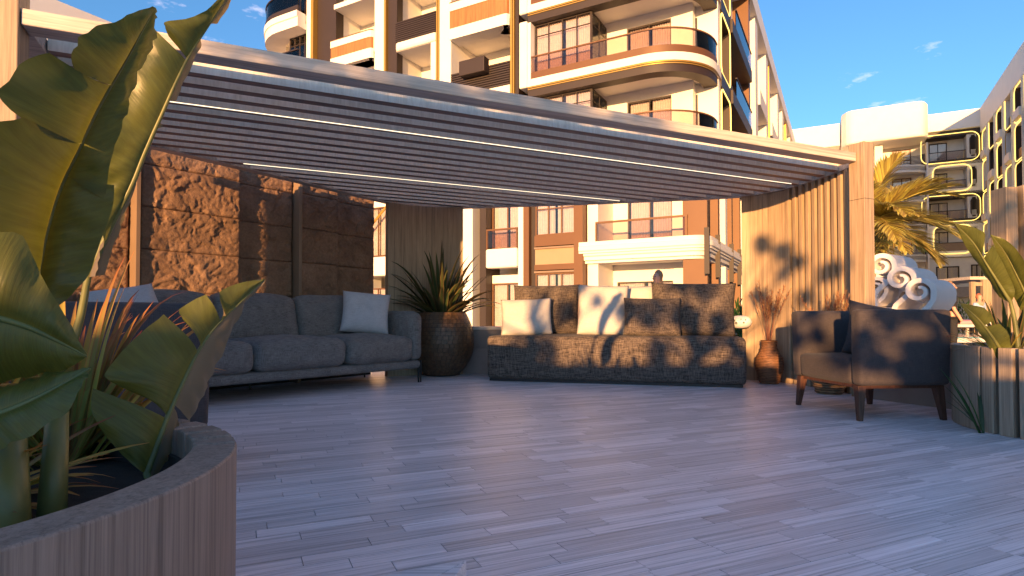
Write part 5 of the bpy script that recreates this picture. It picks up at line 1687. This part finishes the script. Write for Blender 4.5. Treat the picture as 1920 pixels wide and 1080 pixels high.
# ------------------------------------------------------------------ unseen walls and trees added behind the viewpoint to shade the deck
for (x0_, x1_, h_, lb_) in ((-13.5, -7.6, 2.05, 'tallest unseen white shade wall added behind the viewpoint'), (-7.59, -5.35, 1.9, 'second tallest unseen white shade wall added behind the viewpoint'),
                       (-5.34, -1.7, 1.43, 'lower unseen white shade wall added straight behind the viewpoint'), (-1.69, -.88, 1.22, 'short low unseen white shade wall added behind the viewpoint'), (-.92, -.6, 1.58, 'unseen white block added behind the viewpoint to shade the right armchair'), (-.59, 3.4, 1.3, 'low unseen white shade wall added behind the viewpoint on the right')):
    tag(MB().box(x0_, x1_, -6.3, -6.0, -.12, h_).build('shade_wall', M['plaster'], None), lb_, 'wall')  # unseen added walls, stepped to shape the shade on deck and seats
def shade_tree(label, base, H, clumps, seed):
    rg = random.Random(seed)
    r = thing('shade_tree', label, 'tree', base, 0, 'unseen shade trees behind the viewpoint')
    b = Vector(base)
    MB().tube([b, b + Vector((.05, .1, H * .5)), b + Vector((0, 0, H))], [.11, .085, .05], 8).build('trunk', M['bark'], r, smooth=True)
    lm = MB()
    m = MB()
    for (cx, cz, rr, dens) in clumps:  # clumps placed so that their shadows dapple the sofa, armchair and screen
        c = Vector((cx, base[1], cz))
        lm.tube([b + Vector((0, 0, min(H, cz) * .75)), c], [.03, .008], 5)
        for k in range(int((40 + 1500 * rr * rr) * dens)):
            while True:
                o = Vector((rg.uniform(-1, 1), rg.uniform(-1, 1), rg.uniform(-1, 1)))
                if o.length < 1: break
            d = (rg.gauss(0, 1), rg.gauss(0, .6), rg.gauss(0, 1))
            vs, fs, uv = blade(c + o * rr - Vector(d).normalized() * .07, d, rg.uniform(.11, .19), .07, .5, n=2)
            m.add(vs, fs, uv, rnd=0.001 + .998 * rg.random())
    lm.build('limbs', M['bark'], r, smooth=True)
    x = m.build('crown', M['tree'], r, fix=False, uv=True); x['kind'] = 'stuff'
    return r
shade_tree('unseen shade tree behind the viewpoint on the left, leaf clumps placed for dapples', (-5.0, -7.2, -.12), 2.6,
    [(-5.3, 3.35, .32, 1), (-4.8, 3.35, .35, 1), (-4.3, 3.4, .35, 1), (-4.0, 3.0, .2, .7), (-5.15, 1.6, .24, 1.4), (-4.8, 1.66, .2, 1.2), (-5.42, 1.5, .15, 1), (-4.65, 2.2, .18, 1), (-4.45, 2.5, .12, 1), (-4.2, 2.3, .07, .8),
     (-6.2, 1.9, .3, 1.2), (-5.9, 2.0, .22, 1), (-6.6, 2.6, .2, .8), (-5.05, 2.12, .05, .6), (-4.95, 2.0, .05, .6)], 71)
shade_tree('unseen shade tree behind the viewpoint in the middle, leaf clumps placed for dapples', (-3.0, -7.2, -.12), 2.3,
    [(-3.8, 3.35, .35, 1), (-3.3, 3.3, .28, .9), (-3.85, 2.18, .15, 1), (-3.40, 1.65, .15, 1.1), (-3.5, 2.12, .2, 1), (-3.12, 2.1, .16, 1), (-2.9, 2.42, .17, 1), (-2.75, 2.02, .14, 1), (-3.2, 2.5, .13, .9), (-3.0, 1.85, .09, .8), (-2.55, 1.72, .05, 1), (-2.42, 1.6, .07, 1),
     (-2.2, 3.0, .10, 1), (-2.0, 2.88, .12, 1), (-1.85, 2.7, .10, .9), (-1.98, 2.6, .06, .8), (-2.25, 2.35, .10, .8), (-2.12, 2.2, .06, .8), (-1.75, 2.25, .09, .8), (-1.6, 2.05, .08, .8), (-2.05, 1.72, .08, .9), (-1.9, 1.95, .06, .8), (-1.55, 2.5, .12, .8)], 73)
shade_tree('unseen shade tree added behind the viewpoint on the right, leaf clumps placed for shade', (.6, -7.2, -.12), 2.6,
    [(.3, 3.1, .3, 1.0), (.8, 3.5, .35, .9), (.8, 2.8, .3, 1.0), (1.3, 3.1, .3, .8), (.1, 2.7, .2, .8), (-1.45, 1.84, .12, 1.2), (-1.22, 1.92, .14, 1.2), (-1.55, 1.5, .09, 1), (-1.3, 1.6, .05, 1), (-1.62, 1.68, .06, 1), (-1.38, 1.45, .07, 1), (-1.75, 1.55, .07, 1), (-1.85, 1.75, .06, 1), (-1.1, 1.75, .05, .8)], 79)
